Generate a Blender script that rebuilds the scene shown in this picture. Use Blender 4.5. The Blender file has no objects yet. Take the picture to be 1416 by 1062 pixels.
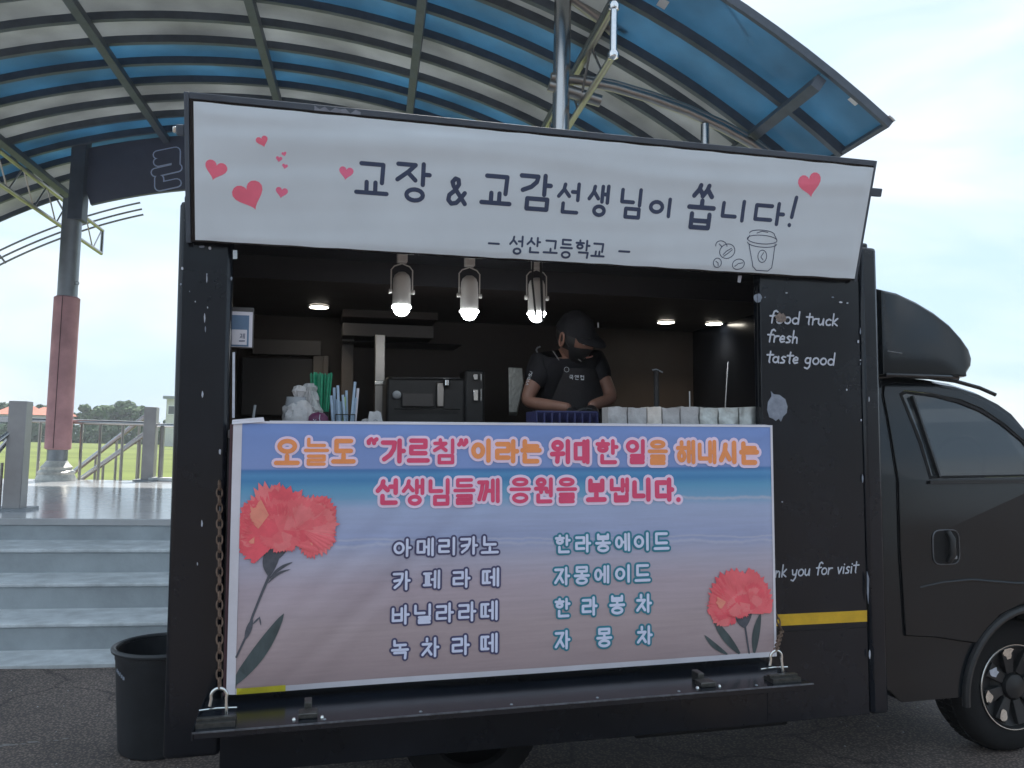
import bpy, math, random
from mathutils import Vector, Matrix
from mathutils.geometry import tessellate_polygon
from mathutils import noise as mnoise
random.seed(7)
R = math.radians
scn = bpy.context.scene
COL = scn.collection

# ---------------------------------------------------------------- camera, world, sun, exposure
YAW, PITCH, ROLL = R(14.0128), R(4.165), R(1.2727)
TT, SA = R(1.1332), R(4.3968)            # list of the parked truck; heading of the stage axis
D, H, F = 3.05, 1.5, 1122.0
fw = Vector((math.sin(YAW)*math.cos(PITCH), math.cos(YAW)*math.cos(PITCH), math.sin(PITCH)))
r0 = Vector((math.cos(YAW), -math.sin(YAW), 0)); u0 = r0.cross(fw)
rt = r0*math.cos(ROLL) + u0*math.sin(ROLL)
up = -r0*math.sin(ROLL) + u0*math.cos(ROLL)
CAMP = Vector((0, -D, H))
cd = bpy.data.cameras.new('camera'); cam = bpy.data.objects.new('camera', cd); COL.objects.link(cam)
cd.sensor_width = 36; cd.lens = 36*F/1416; cd.clip_start = .05; cd.clip_end = 3000
m = Matrix((rt, up, -fw)).transposed().to_4x4(); m.translation = CAMP
cam.matrix_world = m; scn.camera = cam

SUN_EL, SUN_AZ = R(58), R(14)            # azimuth clockwise from +Y (behind the truck)
W = bpy.data.worlds.new('World'); scn.world = W; W.use_nodes = True
nt = W.node_tree; bg = nt.nodes['Background']
sky = nt.nodes.new('ShaderNodeTexSky'); sky.sky_type = 'NISHITA'; sky.sun_disc = False
sky.sun_elevation = SUN_EL; sky.sun_rotation = SUN_AZ
sky.air_density = 1.0; sky.dust_density = 2.5; sky.ozone_density = 1.5; sky.altitude = 0
# thin high cloud veil over the blue, all round
tc = nt.nodes.new('ShaderNodeTexCoord'); mp = nt.nodes.new('ShaderNodeMapping')
mp.inputs['Scale'].default_value = (1.0, 1.6, 5.0)
ns = nt.nodes.new('ShaderNodeTexNoise'); ns.inputs['Scale'].default_value = 1.9; ns.inputs['Detail'].default_value = 6; ns.inputs['Distortion'].default_value = .6
cr = nt.nodes.new('ShaderNodeValToRGB')
cr.color_ramp.elements[0].position = .38; cr.color_ramp.elements[0].color = (2.2, 3.0, 3.8, 1)
cr.color_ramp.elements[1].position = .66; cr.color_ramp.elements[1].color = (3.6, 3.85, 4.0, 1)
mx = nt.nodes.new('ShaderNodeMix'); mx.data_type = 'RGBA'
mx.inputs['Factor'].default_value = .86
nt.links.new(tc.outputs['Generated'], mp.inputs['Vector']); nt.links.new(mp.outputs['Vector'], ns.inputs['Vector'])
nt.links.new(ns.outputs['Fac'], cr.inputs['Fac']); nt.links.new(cr.outputs['Color'], mx.inputs['B'])
nt.links.new(sky.outputs['Color'], mx.inputs['A']); nt.links.new(mx.outputs['Result'], bg.inputs['Color'])
bg.inputs['Strength'].default_value = .10
sl = bpy.data.lights.new('sun', 'SUN'); sl.energy = 2.6; sl.angle = R(2.0); sl.color = (1, .95, .88)
so = bpy.data.objects.new('sun', sl); COL.objects.link(so)
sd = Vector((math.sin(SUN_AZ)*math.cos(SUN_EL), math.cos(SUN_AZ)*math.cos(SUN_EL), math.sin(SUN_EL)))
so.rotation_euler = sd.to_track_quat('Z', 'Y').to_euler(); so.location = (0, 0, 30)
scn.view_settings.view_transform = 'Standard'; scn.view_settings.look = 'None'
scn.view_settings.exposure = 1.5; scn.view_settings.gamma = 1.0
scn.view_settings.use_curve_mapping = False

# ---------------------------------------------------------------- frames and measuring helpers
TX = Vector((math.cos(TT), 0, math.sin(TT))); TZ = Vector((-math.sin(TT), 0, math.cos(TT)))
SU = Vector((math.sin(SA), math.cos(SA), 0)); SX = Vector((math.cos(SA), -math.sin(SA), 0))
TF = Matrix((TX, (0, 1, 0), TZ)).transposed().to_4x4()                  # truck frame
SF = Matrix((SX, SU, (0, 0, 1))).transposed().to_4x4(); SF.translation = (0, -D, 0)   # stage frame
WF = Matrix.Identity(4)
def ray(x, y): return (fw*F + rt*(x-708) - up*(y-531)).normalized()
def tp(x, y, Y=0.0):
    d = ray(x, y); P = CAMP + d*((Y - CAMP.y)/d.y); return Vector((P.dot(TX), Y, P.dot(TZ)))
def sp(x, y, w):
    d = ray(x, y); P = CAMP + d*(w/d.dot(SU)); q = P-CAMP; return Vector((q.dot(SX), w, P.z))

# ---------------------------------------------------------------- materials
def mat(name, col, rough=.6, metal=0.0, var=.12, scale=8.0, bump=0.0, bscale=40.0, spec=.5, emit=None, estr=0, coat=0, stretch=None, alpha=None, trans=0):
    M = bpy.data.materials.new(name); M.use_nodes = True; t = M.node_tree; b = t.nodes['Principled BSDF']
    b.inputs['Roughness'].default_value = rough; b.inputs['Metallic'].default_value = metal
    b.inputs['Specular IOR Level'].default_value = spec
    b.inputs['Coat Weight'].default_value = coat
    tcn = t.nodes.new('ShaderNodeTexCoord'); src = tcn.outputs['Object']
    if stretch:
        mpn = t.nodes.new('ShaderNodeMapping'); mpn.inputs['Scale'].default_value = stretch
        t.links.new(src, mpn.inputs['Vector']); src = mpn.outputs['Vector']
    n = t.nodes.new('ShaderNodeTexNoise'); n.inputs['Scale'].default_value = scale; n.inputs['Detail'].default_value = 7
    n.inputs['Roughness'].default_value = .62
    t.links.new(src, n.inputs['Vector'])
    c = t.nodes.new('ShaderNodeValToRGB')
    c.color_ramp.elements[0].position = .3; c.color_ramp.elements[1].position = .7
    c.color_ramp.elements[0].color = tuple(max(0, v*(1-var)) for v in col)+(1,)
    c.color_ramp.elements[1].color = tuple(min(1, v*(1+var)) for v in col)+(1,)
    t.links.new(n.outputs['Fac'], c.inputs['Fac']); t.links.new(c.outputs['Color'], b.inputs['Base Color'])
    rm = t.nodes.new('ShaderNodeMapRange'); rm.inputs['To Min'].default_value = max(.02, rough*.8); rm.inputs['To Max'].default_value = min(1, rough*1.2)
    t.links.new(n.outputs['Fac'], rm.inputs['Value']); t.links.new(rm.outputs['Result'], b.inputs['Roughness'])
    if bump:
        n2 = t.nodes.new('ShaderNodeTexNoise'); n2.inputs['Scale'].default_value = bscale; n2.inputs['Detail'].default_value = 5
        t.links.new(src, n2.inputs['Vector'])
        bp = t.nodes.new('ShaderNodeBump'); bp.inputs['Strength'].default_value = bump; bp.inputs['Distance'].default_value = .01
        t.links.new(n2.outputs['Fac'], bp.inputs['Height']); t.links.new(bp.outputs['Normal'], b.inputs['Normal'])
    if emit: b.inputs['Emission Color'].default_value = emit+(1,); b.inputs['Emission Strength'].default_value = estr
    if alpha is not None: b.inputs['Alpha'].default_value = alpha
    if trans: b.inputs['Transmission Weight'].default_value = trans
    return M
def s2l(r, g, b, k=1.0):
    f = lambda c: ((c/255+.055)/1.055)**2.4 if c/255 > .04045 else c/255/12.92
    return tuple(min(.95, f(c)*k) for c in (r, g, b))
def panel_mat(name, col, tcol):
    M = bpy.data.materials.new(name); M.use_nodes = True; t = M.node_tree; t.nodes.clear()
    o = t.nodes.new('ShaderNodeOutputMaterial'); d = t.nodes.new('ShaderNodeBsdfPrincipled'); tr = t.nodes.new('ShaderNodeBsdfTranslucent')
    mxs = t.nodes.new('ShaderNodeMixShader'); mxs.inputs['Fac'].default_value = .5
    d.inputs['Roughness'].default_value = .35
    tcn = t.nodes.new('ShaderNodeTexCoord'); n = t.nodes.new('ShaderNodeTexNoise'); n.inputs['Scale'].default_value = 1.3; n.inputs['Detail'].default_value = 8
    t.links.new(tcn.outputs['Object'], n.inputs['Vector'])
    for c_, nd, inp in ((col, d, 'Base Color'), (tcol, tr, 'Color')):
        c = t.nodes.new('ShaderNodeValToRGB'); c.color_ramp.elements[0].position = .3; c.color_ramp.elements[1].position = .72
        c.color_ramp.elements[0].color = tuple(v*.72 for v in c_)+(1,); c.color_ramp.elements[1].color = tuple(min(1, v*1.18) for v in c_)+(1,)
        t.links.new(n.outputs['Fac'], c.inputs['Fac']); t.links.new(c.outputs['Color'], nd.inputs[inp])
    t.links.new(d.outputs[0], mxs.inputs[1]); t.links.new(tr.outputs[0], mxs.inputs[2]); t.links.new(mxs.outputs[0], o.inputs[0])
    return M
M = {}
M['truck'] = mat('black_truck_paint', (.0085, .0110, .0165), .19, 0, .35, 2.2, .22, 2.6, .42)
M['truck_in'] = mat('dark_interior_laminate', (.020, .021, .026), .5, 0, .2, 4, .05, 30)
M['brown_in'] = mat('brown_wall_board', (.034, .026, .023), .6, 0, .2, 5, .08, 30)
M['grey_in'] = mat('grey_cabinet_board', (.075, .070, .070), .5, 0, .15, 5, .05, 30)
M['steel'] = mat('stainless_steel', (.50, .50, .50), .25, 1, .06, 6)
M['steel_warm'] = mat('weathered_stainless_steel', (.36, .345, .33), .35, 1, .12, 5)
M['galv'] = mat('galvanised_steel', (.27, .29, .31), .45, .8, .12, 5)
M['postst'] = mat('dull_post_steel', (.33, .32, .32), .42, .6, .12, 4)
M['chrome'] = mat('chrome', (.75, .75, .76), .12, 1, .08, 20)
M['frame'] = mat('dark_painted_steel', (.08, .10, .13), .55, .2, .2, 5, .06, 30)
M['bluep'] = panel_mat('blue_polycarbonate', (.07, .15, .21), (.17, .345, .475))
M['greyp'] = panel_mat('opal_polycarbonate', (.19, .195, .19), (.45, .47, .475))
M['fascia'] = mat('slate_blue_sheet', (.095, .108, .155), .6, 0, .12, 1.5, .05, 20)
M['white'] = mat('white_plastic', (.72, .73, .74), .45, 0, .06, 12)
M['vinylw'] = mat('white_vinyl_edge', (.70, .68, .74), .45, 0, .06, 9, .05, 30)
M['dark_text'] = mat('print_navy', s2l(50, 62, 88, 1.3), .5, 0, .08, 30)
M['yellow'] = mat('yellow_reflective_tape', (.62, .38, .02), .4, 0, .15, 16, .05, 90)
M['yellow2'] = mat('yellow_tape', (.66, .58, .05), .4, 0, .12, 16)
M['letterw'] = mat('white_painted_lettering', (.50, .53, .60), .55, 0, .15, 60)
M['chip'] = mat('bare_metal_patch', (.24, .27, .33), .5, .3, .25, 30, .1, 90)
M['rust'] = mat('rusty_steel', (.17, .115, .085), .75, .4, .4, 45, .3, 120)
M['rustchip'] = mat('scabbed_rust_patch', (.20, .16, .14), .8, 0, .5, 120, .3, 160)
M['zinc'] = mat('bright_zinc', (.72, .74, .72), .25, 1, .15, 40)
M['brass'] = mat('dull_hinge_steel', (.10, .10, .095), .4, .8, .35, 60, .1, 100)
M['rubber'] = mat('tyre_rubber', (.013, .013, .014), .85, 0, .2, 20, .2, 80, .3)
M['cab'] = mat('faded_black_cab_paint', (.0085, .011, .014), .17, 0, .3, 2.5, .10, 2.2, .45)
M['blackpl'] = mat('black_plastic', (.018, .019, .021), .5, 0, .2, 20, .05, 60)
M['gap'] = mat('black_door_seal', (.008, .008, .009), .9, 0, .1, 20)
M['bin'] = mat('charcoal_bin_plastic', (.028, .031, .036), .45, 0, .2, 10, .06, 60)
M['greenst'] = mat('green_straw', (.02, .30, .16), .35, 0, .25, 60)
M['bluest'] = mat('pale_blue_straw', (.36, .48, .62), .4, 0, .15, 60)
M['limest'] = mat('lime_straw', (.50, .66, .18), .4, 0, .1, 60)
M['paper'] = mat('crumpled_grey_paper', (.46, .45, .45), .7, 0, .15, 30, .5, 55)
M['paperw'] = mat('warm_white_paper', (.72, .66, .60), .7, 0, .1, 30, .5, 55)
M['foilpap'] = mat('silvery_paper', (.50, .52, .50), .4, .3, .2, 30, .5, 45)
M['bag'] = mat('thin_plastic_bag', (.74, .72, .72), .4, 0, .1, 30, .6, 60, alpha=.6)
M['cup'] = mat('clear_plastic_cup', (.62, .66, .70), .2, 0, .08, 30, alpha=.55)
M['purple'] = mat('purple_pouch', (.12, .022, .075), .5, 0, .2, 30)
M['skin'] = mat('skin', (.21, .11, .08), .55, 0, .08, 20)
M['tee'] = mat('black_cotton', (.014, .014, .017), .9, 0, .3, 12, 1.0, 14, .2)
M['apron'] = mat('black_apron_cloth', (.020, .019, .021), .85, 0, .2, 60, .2, 150, .2)
M['glove'] = mat('black_glove', (.012, .012, .013), .45, 0, .1, 20)
M['lettering_dim'] = mat('pale_print', (.45, .47, .50), .6, 0, .1, 40)
M['bluetray'] = mat('dark_blue_plastic', (.03, .035, .12), .5, 0, .3, 60, .3, 80)
M['glass'] = mat('smoked_window_glass', (.030, .038, .044), .05, 0, .05, 3, 0, 1, .9, alpha=.86)
M['clearg'] = mat('glass_door', (.05, .05, .055), .08, 0, .05, 3)
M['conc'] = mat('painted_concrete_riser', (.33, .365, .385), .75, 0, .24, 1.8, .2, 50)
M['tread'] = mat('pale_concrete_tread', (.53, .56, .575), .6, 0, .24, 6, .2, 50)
M['deck'] = mat('wet_epoxy_deck', (.42, .43, .44), .16, 0, .12, 2.2, .02, 12)
M['padw'] = mat('faded_red_column_padding', (.50, .28, .29), .8, 0, .2, 3, .1, 30)
M['pale'] = mat('pale_collar_steel', (.62, .62, .58), .45, .3, .2, 18, .1, 30)
M['bulb'] = mat('lit_bulb', (1, 1, 1), .4, emit=(.93, .97, 1.0), estr=9)
M['warm'] = mat('lit_downlight', (1, 1, 1), .4, emit=(1.0, .93, .80), estr=6)
M['lampw'] = mat('white_lamp_housing', (.66, .65, .62), .5, 0, .06, 20)
M['wallw'] = mat('off_white_render', (.55, .55, .52), .8, 0, .1, .6)
M['roofo'] = mat('terracotta_roof', (.50, .17, .11), .8, 0, .15, 2)
M['bark'] = mat('bark', (.09, .07, .05), .9, 0, .3, 3, .4, 10)
M['winfar'] = mat('dark_window', (.06, .07, .08), .2, 0, .1, 2)
M['bluetx'] = mat('blue_panel_print', (.12, .20, .32), .5, 0, .1, 20)
def leafmat(name, c):
    return mat(name, c, .8, 0, .45, .9, 0, 10, .25)
M['leafA'] = leafmat('pine_foliage', (.075, .12, .07)); M['leafB'] = leafmat('broadleaf_foliage', (.10, .155, .075)); M['leafC'] = leafmat('dark_hedge_foliage', (.05, .085, .045))

# ---------------------------------------------------------------- mesh builder
class MB:
    def __init__(s): s.v = []; s.f = []; s.mi = []; s.cur = 0
    def add(s, vs, fs):
        o = len(s.v); s.v += [Vector(p) for p in vs]
        for f in fs: s.f.append([i+o for i in f]); s.mi.append(s.cur)
        return s
    def box(s, a, b):
        x0, y0, z0 = a; x1, y1, z1 = b
        return s.add([(x0,y0,z0),(x1,y0,z0),(x1,y1,z0),(x0,y1,z0),(x0,y0,z1),(x1,y0,z1),(x1,y1,z1),(x0,y1,z1)],
                     [(0,3,2,1),(4,5,6,7),(0,1,5,4),(1,2,6,5),(2,3,7,6),(3,0,4,7)])
    def tube(s, pts, r, n=10, caps=True, closed=False):
        pts = [Vector(p) for p in pts]; k = len(pts); rs = r if isinstance(r, (list, tuple)) else [r]*k
        vs = []; ref = None
        for i, p in enumerate(pts):
            if closed: d = pts[(i+1) % k]-pts[i-1]
            else: d = pts[min(i+1, k-1)]-pts[max(i-1, 0)]
            d.normalize()
            if ref is None: ref = d.orthogonal().normalized()
            ref = (ref-d*ref.dot(d)).normalized(); b = d.cross(ref)
            for j in range(n):
                a = 2*math.pi*j/n; vs.append(p+(ref*math.cos(a)+b*math.sin(a))*rs[i])
        fs = []
        for i in range(k if closed else k-1):
            i2 = (i+1) % k
            for j in range(n): fs.append((i*n+j, i*n+(j+1) % n, i2*n+(j+1) % n, i2*n+j))
        if caps and not closed: fs.append(tuple(reversed(range(n)))); fs.append(tuple((k-1)*n+j for j in range(n)))
        return s.add(vs, fs)
    def lathe(s, prof, c=(0,0,0), n=24, axis='z'):
        c = Vector(c); vs = []; k = len(prof)
        for (r_, h) in prof:
            for j in range(n):
                a = 2*math.pi*j/n
                if axis == 'z': q = Vector((r_*math.cos(a), r_*math.sin(a), h))
                else: q = Vector((r_*math.cos(a), h, r_*math.sin(a)))
                vs.append(c+q)
        fs = []
        for i in range(k-1):
            for j in range(n): fs.append((i*n+j, i*n+(j+1) % n, (i+1)*n+(j+1) % n, (i+1)*n+j))
        return s.add(vs, fs)
    def prism(s, poly, y0, y1):          # polygon in X,Z extruded along Y
        n = len(poly); vs = [(x, y0, z) for x, z in poly]+[(x, y1, z) for x, z in poly]
        tr = tessellate_polygon([[Vector((x, z, 0)) for x, z in poly]])
        fs = [tuple(t) for t in tr]+[tuple(i+n for i in reversed(t)) for t in tr]
        fs += [(i, (i+1) % n, (i+1) % n+n, i+n) for i in range(n)]
        return s.add(vs, fs)
    def bar(s, a, b, wx, wz, upv=(0,0,1)):   # rectangular bar between two points
        a = Vector(a); b = Vector(b); d = (b-a).normalized(); u_ = Vector(upv); sd_ = d.cross(u_).normalized(); u_ = sd_.cross(d)
        vs = []
        for p in (a, b):
            for i, j in ((-1,-1),(1,-1),(1,1),(-1,1)): vs.append(p+sd_*i*wx/2+u_*j*wz/2)
        return s.add(vs, [(0,1,2,3),(7,6,5,4),(0,4,5,1),(1,5,6,2),(2,6,7,3),(3,7,4,0)])
ORG = {}
def obj(name, mb, mats, parent=None, frame=None, loc=None, bevel=0, smooth=True, kind=None, label=None, cat=None, group=None, fixn=True):
    """one mesh object; vertices are given in the frame's coordinates"""
    me = bpy.data.meshes.new(name)
    if parent is not None: o_ = ORG[parent.name][0]
    else: o_ = Vector(loc) if loc is not None else (sum(mb.v, Vector())/max(1, len(mb.v)))
    if parent is None and loc is None: o_ = Vector((o_.x, o_.y, min(v.z for v in mb.v)))
    me.from_pydata([v-o_ for v in mb.v], [], mb.f)
    for mm in (mats if isinstance(mats, (list, tuple)) else [mats]): me.materials.append(mm)
    me.polygons.foreach_set('material_index', mb.mi)
    if fixn:
        import bmesh
        bm = bmesh.new(); bm.from_mesh(me); bmesh.ops.recalc_face_normals(bm, faces=bm.faces); bm.to_mesh(me); bm.free()
    if smooth:
        me.polygons.foreach_set('use_smooth', [True]*len(me.polygons)); me.set_sharp_from_angle(angle=R(38))
    me.update()
    ob = bpy.data.objects.new(name, me); COL.objects.link(ob)
    if parent is not None: ob.parent = parent; ORG[ob.name] = ORG[parent.name]
    else:
        fr = frame if frame is not None else WF
        ob.matrix_world = fr @ Matrix.Translation(o_); ORG[ob.name] = (o_, fr)
    if bevel:
        bv = ob.modifiers.new('bevel', 'BEVEL'); bv.width = bevel; bv.segments = 2; bv.limit_method = 'ANGLE'; bv.angle_limit = R(50)
    if kind: ob['kind'] = kind
    if label: ob['label'] = label
    if cat: ob['category'] = cat
    if group: ob['group'] = group
    return ob
def thing(name, label, cat, loc, frame=WF, group=None):
    e = bpy.data.objects.new(name, None); COL.objects.link(e); e.empty_display_size = .2
    e.matrix_world = frame @ Matrix.Translation(Vector(loc)); e['label'] = label; e['category'] = cat
    if group: e['group'] = group
    ORG[e.name] = (Vector(loc), frame); return e
def dup(root, newloc, label):
    """copy a thing with its parts and sub-parts"""
    o0, fr = ORG[root.name]; r_ = root.copy(); COL.objects.link(r_); r_.matrix_world = fr @ Matrix.Translation(Vector(newloc)); r_['label'] = label
    for ch in list(root.children):
        c = ch.copy(); COL.objects.link(c); c.parent = r_
        for g in list(ch.children): d_ = g.copy(); COL.objects.link(d_); d_.parent = c
    return r_

# ---------------------------------------------------------------- ground, field
def gz(x, y):
    s = min(1, max(0, (x+2.6)/1.8)); s = s*s*(3-2*s)
    t = min(1, max(0, (9-abs(y))/4)); t = t*t*(3-2*t)
    return math.tan(TT)*min(x, 7)*s*t
def grid(x0, x1, y0, y1, nx, ny, fz):
    mb = MB(); vs = [(x0+(x1-x0)*i/nx, y0+(y1-y0)*j/ny, fz(x0+(x1-x0)*i/nx, y0+(y1-y0)*j/ny)) for j in range(ny+1) for i in range(nx+1)]
    mb.add(vs, [(j*(nx+1)+i, j*(nx+1)+i+1, (j+1)*(nx+1)+i+1, (j+1)*(nx+1)+i) for j in range(ny) for i in range(nx)]); return mb
def ground_mat():
    Mt = mat('asphalt', (.15, .122, .108), .75, 0, .34, 1.1, 1.0, 110, .4); t = Mt.node_tree
    b = t.nodes['Principled BSDF']; ramp = b.inputs['Base Color'].links[0].from_node
    tcn = [n for n in t.nodes if n.type == 'TEX_COORD'][0]
    v = t.nodes.new('ShaderNodeTexVoronoi'); v.inputs['Scale'].default_value = 70
    c = t.nodes.new('ShaderNodeValToRGB'); c.color_ramp.elements[0].color = (1.9, 1.8, 1.7, 1); c.color_ramp.elements[1].color = (.62, .62, .64, 1)
    c.color_ramp.elements[0].position = .12; c.color_ramp.elements[1].position = .55
    mm = t.nodes.new('ShaderNodeMix'); mm.data_type = 'RGBA'; mm.blend_type = 'MULTIPLY'; mm.inputs['Factor'].default_value = 1
    t.links.new(tcn.outputs['Object'], v.inputs['Vector']); t.links.new(v.outputs['Distance'], c.inputs['Fac'])
    t.links.new(ramp.outputs['Color'], mm.inputs['A']); t.links.new(c.outputs['Color'], mm.inputs['B']); wv = t.nodes.new('ShaderNodeTexVoronoi'); wv.feature = 'DISTANCE_TO_EDGE'; wv.inputs['Scale'].default_value = .55
    wn = t.nodes.new('ShaderNodeTexNoise'); wn.inputs['Scale'].default_value = 2.2; wn.inputs['Detail'].default_value = 8
    va = t.nodes.new('ShaderNodeVectorMath'); va.operation = 'MULTIPLY_ADD'; va.inputs[1].default_value = (.5, .5, .5)
    t.links.new(tcn.outputs['Object'], wn.inputs['Vector']); t.links.new(wn.outputs['Color'], va.inputs[0]); t.links.new(tcn.outputs['Object'], va.inputs[2]); t.links.new(va.outputs['Vector'], wv.inputs['Vector'])
    cc_ = t.nodes.new('ShaderNodeValToRGB'); cc_.color_ramp.elements[0].color = (.45, .45, .46, 1); cc_.color_ramp.elements[1].color = (1, 1, 1, 1); cc_.color_ramp.elements[0].position = .002; cc_.color_ramp.elements[1].position = .007
    t.links.new(wv.outputs['Distance'], cc_.inputs['Fac']); m2 = t.nodes.new('ShaderNodeMix'); m2.data_type = 'RGBA'; m2.blend_type = 'MULTIPLY'; m2.inputs['Factor'].default_value = 1
    t.links.new(mm.outputs['Result'], m2.inputs['A']); t.links.new(cc_.outputs['Color'], m2.inputs['B']); t.links.new(m2.outputs['Result'], b.inputs['Base Color'])
    return Mt
M['asphalt'] = ground_mat()
obj('asphalt_yard', grid(-30, 30, -30, 14, 120, 88, gz), M['asphalt'], kind='structure', loc=(0, 0, 0), fixn=False)
gm = mat('mown_grass', (.165, .20, .062), .95, 0, .3, .05, 0, 10, .1, stretch=(.25, 2.2, 1))
obj('sports_field', grid(-900, 900, 14, 1500, 4, 4, lambda x, y: -.012), gm, kind='structure', loc=(0, 14, 0), fixn=False)
mbg = MB(); 
for a, b in (((-900, -900), (900, -30)), ((-900, -30), (-30, 14)), ((30, -30), (900, 14))):
    mbg.add([(a[0], a[1], -.012), (b[0], a[1], -.012), (b[0], b[1], -.012), (a[0], b[1], -.012)], [(0, 1, 2, 3)])
obj('surrounding_ground', mbg, M['asphalt'], kind='structure', loc=(0, 0, 0), fixn=False)

# ---------------------------------------------------------------- stage with steps (stage frame: x lateral, y depth, z up)
DZ, DW0, DW1 = .75, 7.78, 14.32
SL, SRT = -14.0, 6.0
st = thing('concrete_stage', 'pale concrete stage platform with wide steps below the arched canopy', 'stage', (-4, DW0, 0), SF)
ws = [6.17, 6.67, 7.17, DW0]
for i, w0 in enumerate(ws):
    z1 = (i+1)*DZ/4; z0 = i*DZ/4
    wn = ws[i+1] if i < 3 else DW1
    if i < 3:
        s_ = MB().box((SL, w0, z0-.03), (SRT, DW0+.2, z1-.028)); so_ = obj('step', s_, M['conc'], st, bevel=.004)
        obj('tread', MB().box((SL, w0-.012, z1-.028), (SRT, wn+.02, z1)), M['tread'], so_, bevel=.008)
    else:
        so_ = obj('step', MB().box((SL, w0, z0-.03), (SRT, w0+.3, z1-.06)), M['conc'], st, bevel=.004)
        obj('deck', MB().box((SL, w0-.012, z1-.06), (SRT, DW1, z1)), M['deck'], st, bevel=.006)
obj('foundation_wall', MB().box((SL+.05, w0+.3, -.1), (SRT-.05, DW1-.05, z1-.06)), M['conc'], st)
obj('concrete_pad', MB().box((SL, 5.78, -.06), (SRT, 6.2, .006)), M['tread'], kind='structure', frame=SF, bevel=.004)

# ---------------------------------------------------------------- canopy
VC, VZ, VR = -1.72, -3.575, 10.30
def vp(ang, w, r=VR): a = R(ang); return Vector((VC+r*math.sin(a), w, VZ+r*math.cos(a)))
WE = [6.65, 7.40, 8.12] + [14.45-.6*k for k in range(10, -1, -1)] + [15.15, 15.9]
def bay(w, ang):
    if w >= 14.3: return 'g'
    kk = int(round((14.45-w)/.6))-1
    if ang > 22: return 'b' if w < 8.0 or (w > 9.5 and (kk//2) % 2 == 1) else 'g'
    if w < 8.0: return 'g' if w > 7 else 'b'
    return 'b' if (kk//2) % 2 == 0 else 'g'
PA = [-38, -33.8, -22.5, -10.5, .7, 11.9, 22.5, 33.8, 38]
can = thing('arched_canopy', 'barrel-vaulted stage canopy of blue and opal sheets on steel posts', 'canopy', (VC, 10.5, 0), SF)
def sheet(a0, a1, w0, w1, t=.012, r=VR+.03, n=6):
    mb = MB(); vs = []
    for i in range(n+1):
        a = a0+(a1-a0)*i/n
        vs += [vp(a, w0, r), vp(a, w1, r), vp(a, w0, r+t), vp(a, w1, r+t)]
    fs = []
    for i in range(n):
        k = i*4; fs += [(k, k+1, k+5, k+4), (k+2, k+6, k+7, k+3), (k, k+4, k+6, k+2), (k+1, k+3, k+7, k+5)]
    fs += [(0, 2, 3, 1), (n*4, n*4+1, n*4+3, n*4+2)]
    return mb.add(vs, fs)
for i in range(len(WE)-1):
    for j in range(len(PA)-1):
        obj('roof_panel', sheet(PA[j]+.008, PA[j+1]-.008, WE[i]+.006, WE[i+1]-.006), M['bluep'] if bay(WE[i], PA[j]) == 'b' else M['greyp'], can)
for i, w in enumerate(WE):
    thick = (.035, .07) if 0 < i < len(WE)-1 else (.022, .05)
    mb = MB(); n = 40; vs = []
    for k in range(n+1):
        a = -38+76*k/n
        vs += [vp(a, w-thick[0], VR-thick[1]), vp(a, w+thick[0], VR-thick[1]), vp(a, w+thick[0], VR+.028), vp(a, w-thick[0], VR+.028)]
    fs = []
    for k in range(n):
        for q in range(4): fs.append((k*4+q, k*4+(q+1) % 4, k*4+4+(q+1) % 4, k*4+4+q))
    fs += [(0, 1, 2, 3), (n*4+3, n*4+2, n*4+1, n*4)]
    obj('rib', mb.add(vs, fs), M['frame'], can)
for a in PA[1:-1]:
    p = vp(a, 0, VR-.13); q = Vector((math.sin(R(a)), 0, math.cos(R(a))))
    wA = 6.69
    obj('purlin', MB().bar((p.x, wA, p.z), (p.x, 15.85, p.z), .10, .13, q), M['frame'], can)
for a in (PA[0], PA[-1]):
    q = Vector((math.sin(R(a)), 0, math.cos(R(a)))); p = vp(a, 0, VR+.0)
    obj('eave_beam', MB().bar((p.x, 6.63, p.z), (p.x, 15.92, p.z), .04, .10, q), M['frame'], can)
# white repair patches of tape on the front sheets
for px, py, s_ in ((911, 16, .085), (1183, 138, .085), (1233, 161, .07)):
    best = min([6.66+.01*k for k in range(60)], key=lambda w: abs((Vector((sp(px, py, w).x-VC, sp(px, py, w).z-VZ))).length-(VR+.02)))
    p = sp(px, py, best); a = math.degrees(math.atan2(p.x-VC, p.z-VZ)); da = math.degrees(s_*.55/VR)
    obj('tape_patch', sheet(a-da, a+da, p.y-s_*.8, p.y+s_*.8, .006, VR+.022, 1), M['white'], can)
# lengthwise trusses beside the columns, each upper and lower chord, struts and end tube
def truss(v, w0, w1, par):
    t = obj('truss_chord', MB().tube([(v, w0, 5.43), (v, w1, 5.43)], .034, 12), M['steel_warm'], par)
    obj('truss_chord', MB().tube([(v, w0, 4.98), (v, w1, 4.98)], .034, 12), M['steel_warm'], par)
    obj('truss_end', MB().tube([(v, w0, 4.98), (v, w0, 5.43)], .032, 12).lathe([(0, -.05), (.045, -.03), (.055, 0), (.045, .03), (0, .05)], (v, w0, 4.98), 12).lathe([(0, -.05), (.045, -.03), (.055, 0), (.045, .03), (0, .05)], (v, w0, 5.43), 12), M['chrome'], par)
    obj('truss_end', MB().tube([(v, w1, 4.98), (v, w1, 5.43)], .032, 10), M['steel'], par)
    w = w0+.35; k = 0
    while w+.45 < w1:
        a = 5.43 if k % 2 else 4.98; b = 4.98 if k % 2 else 5.43
        obj('truss_strut', MB().tube([(v, w, a), (v, w+.42, b)], .013, 6), M['steel_warm'], par); w += .45; k += 1
truss(2.0, 6.78, 16.6, can); truss(-5.3, 6.78, 16.6, can)
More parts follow.
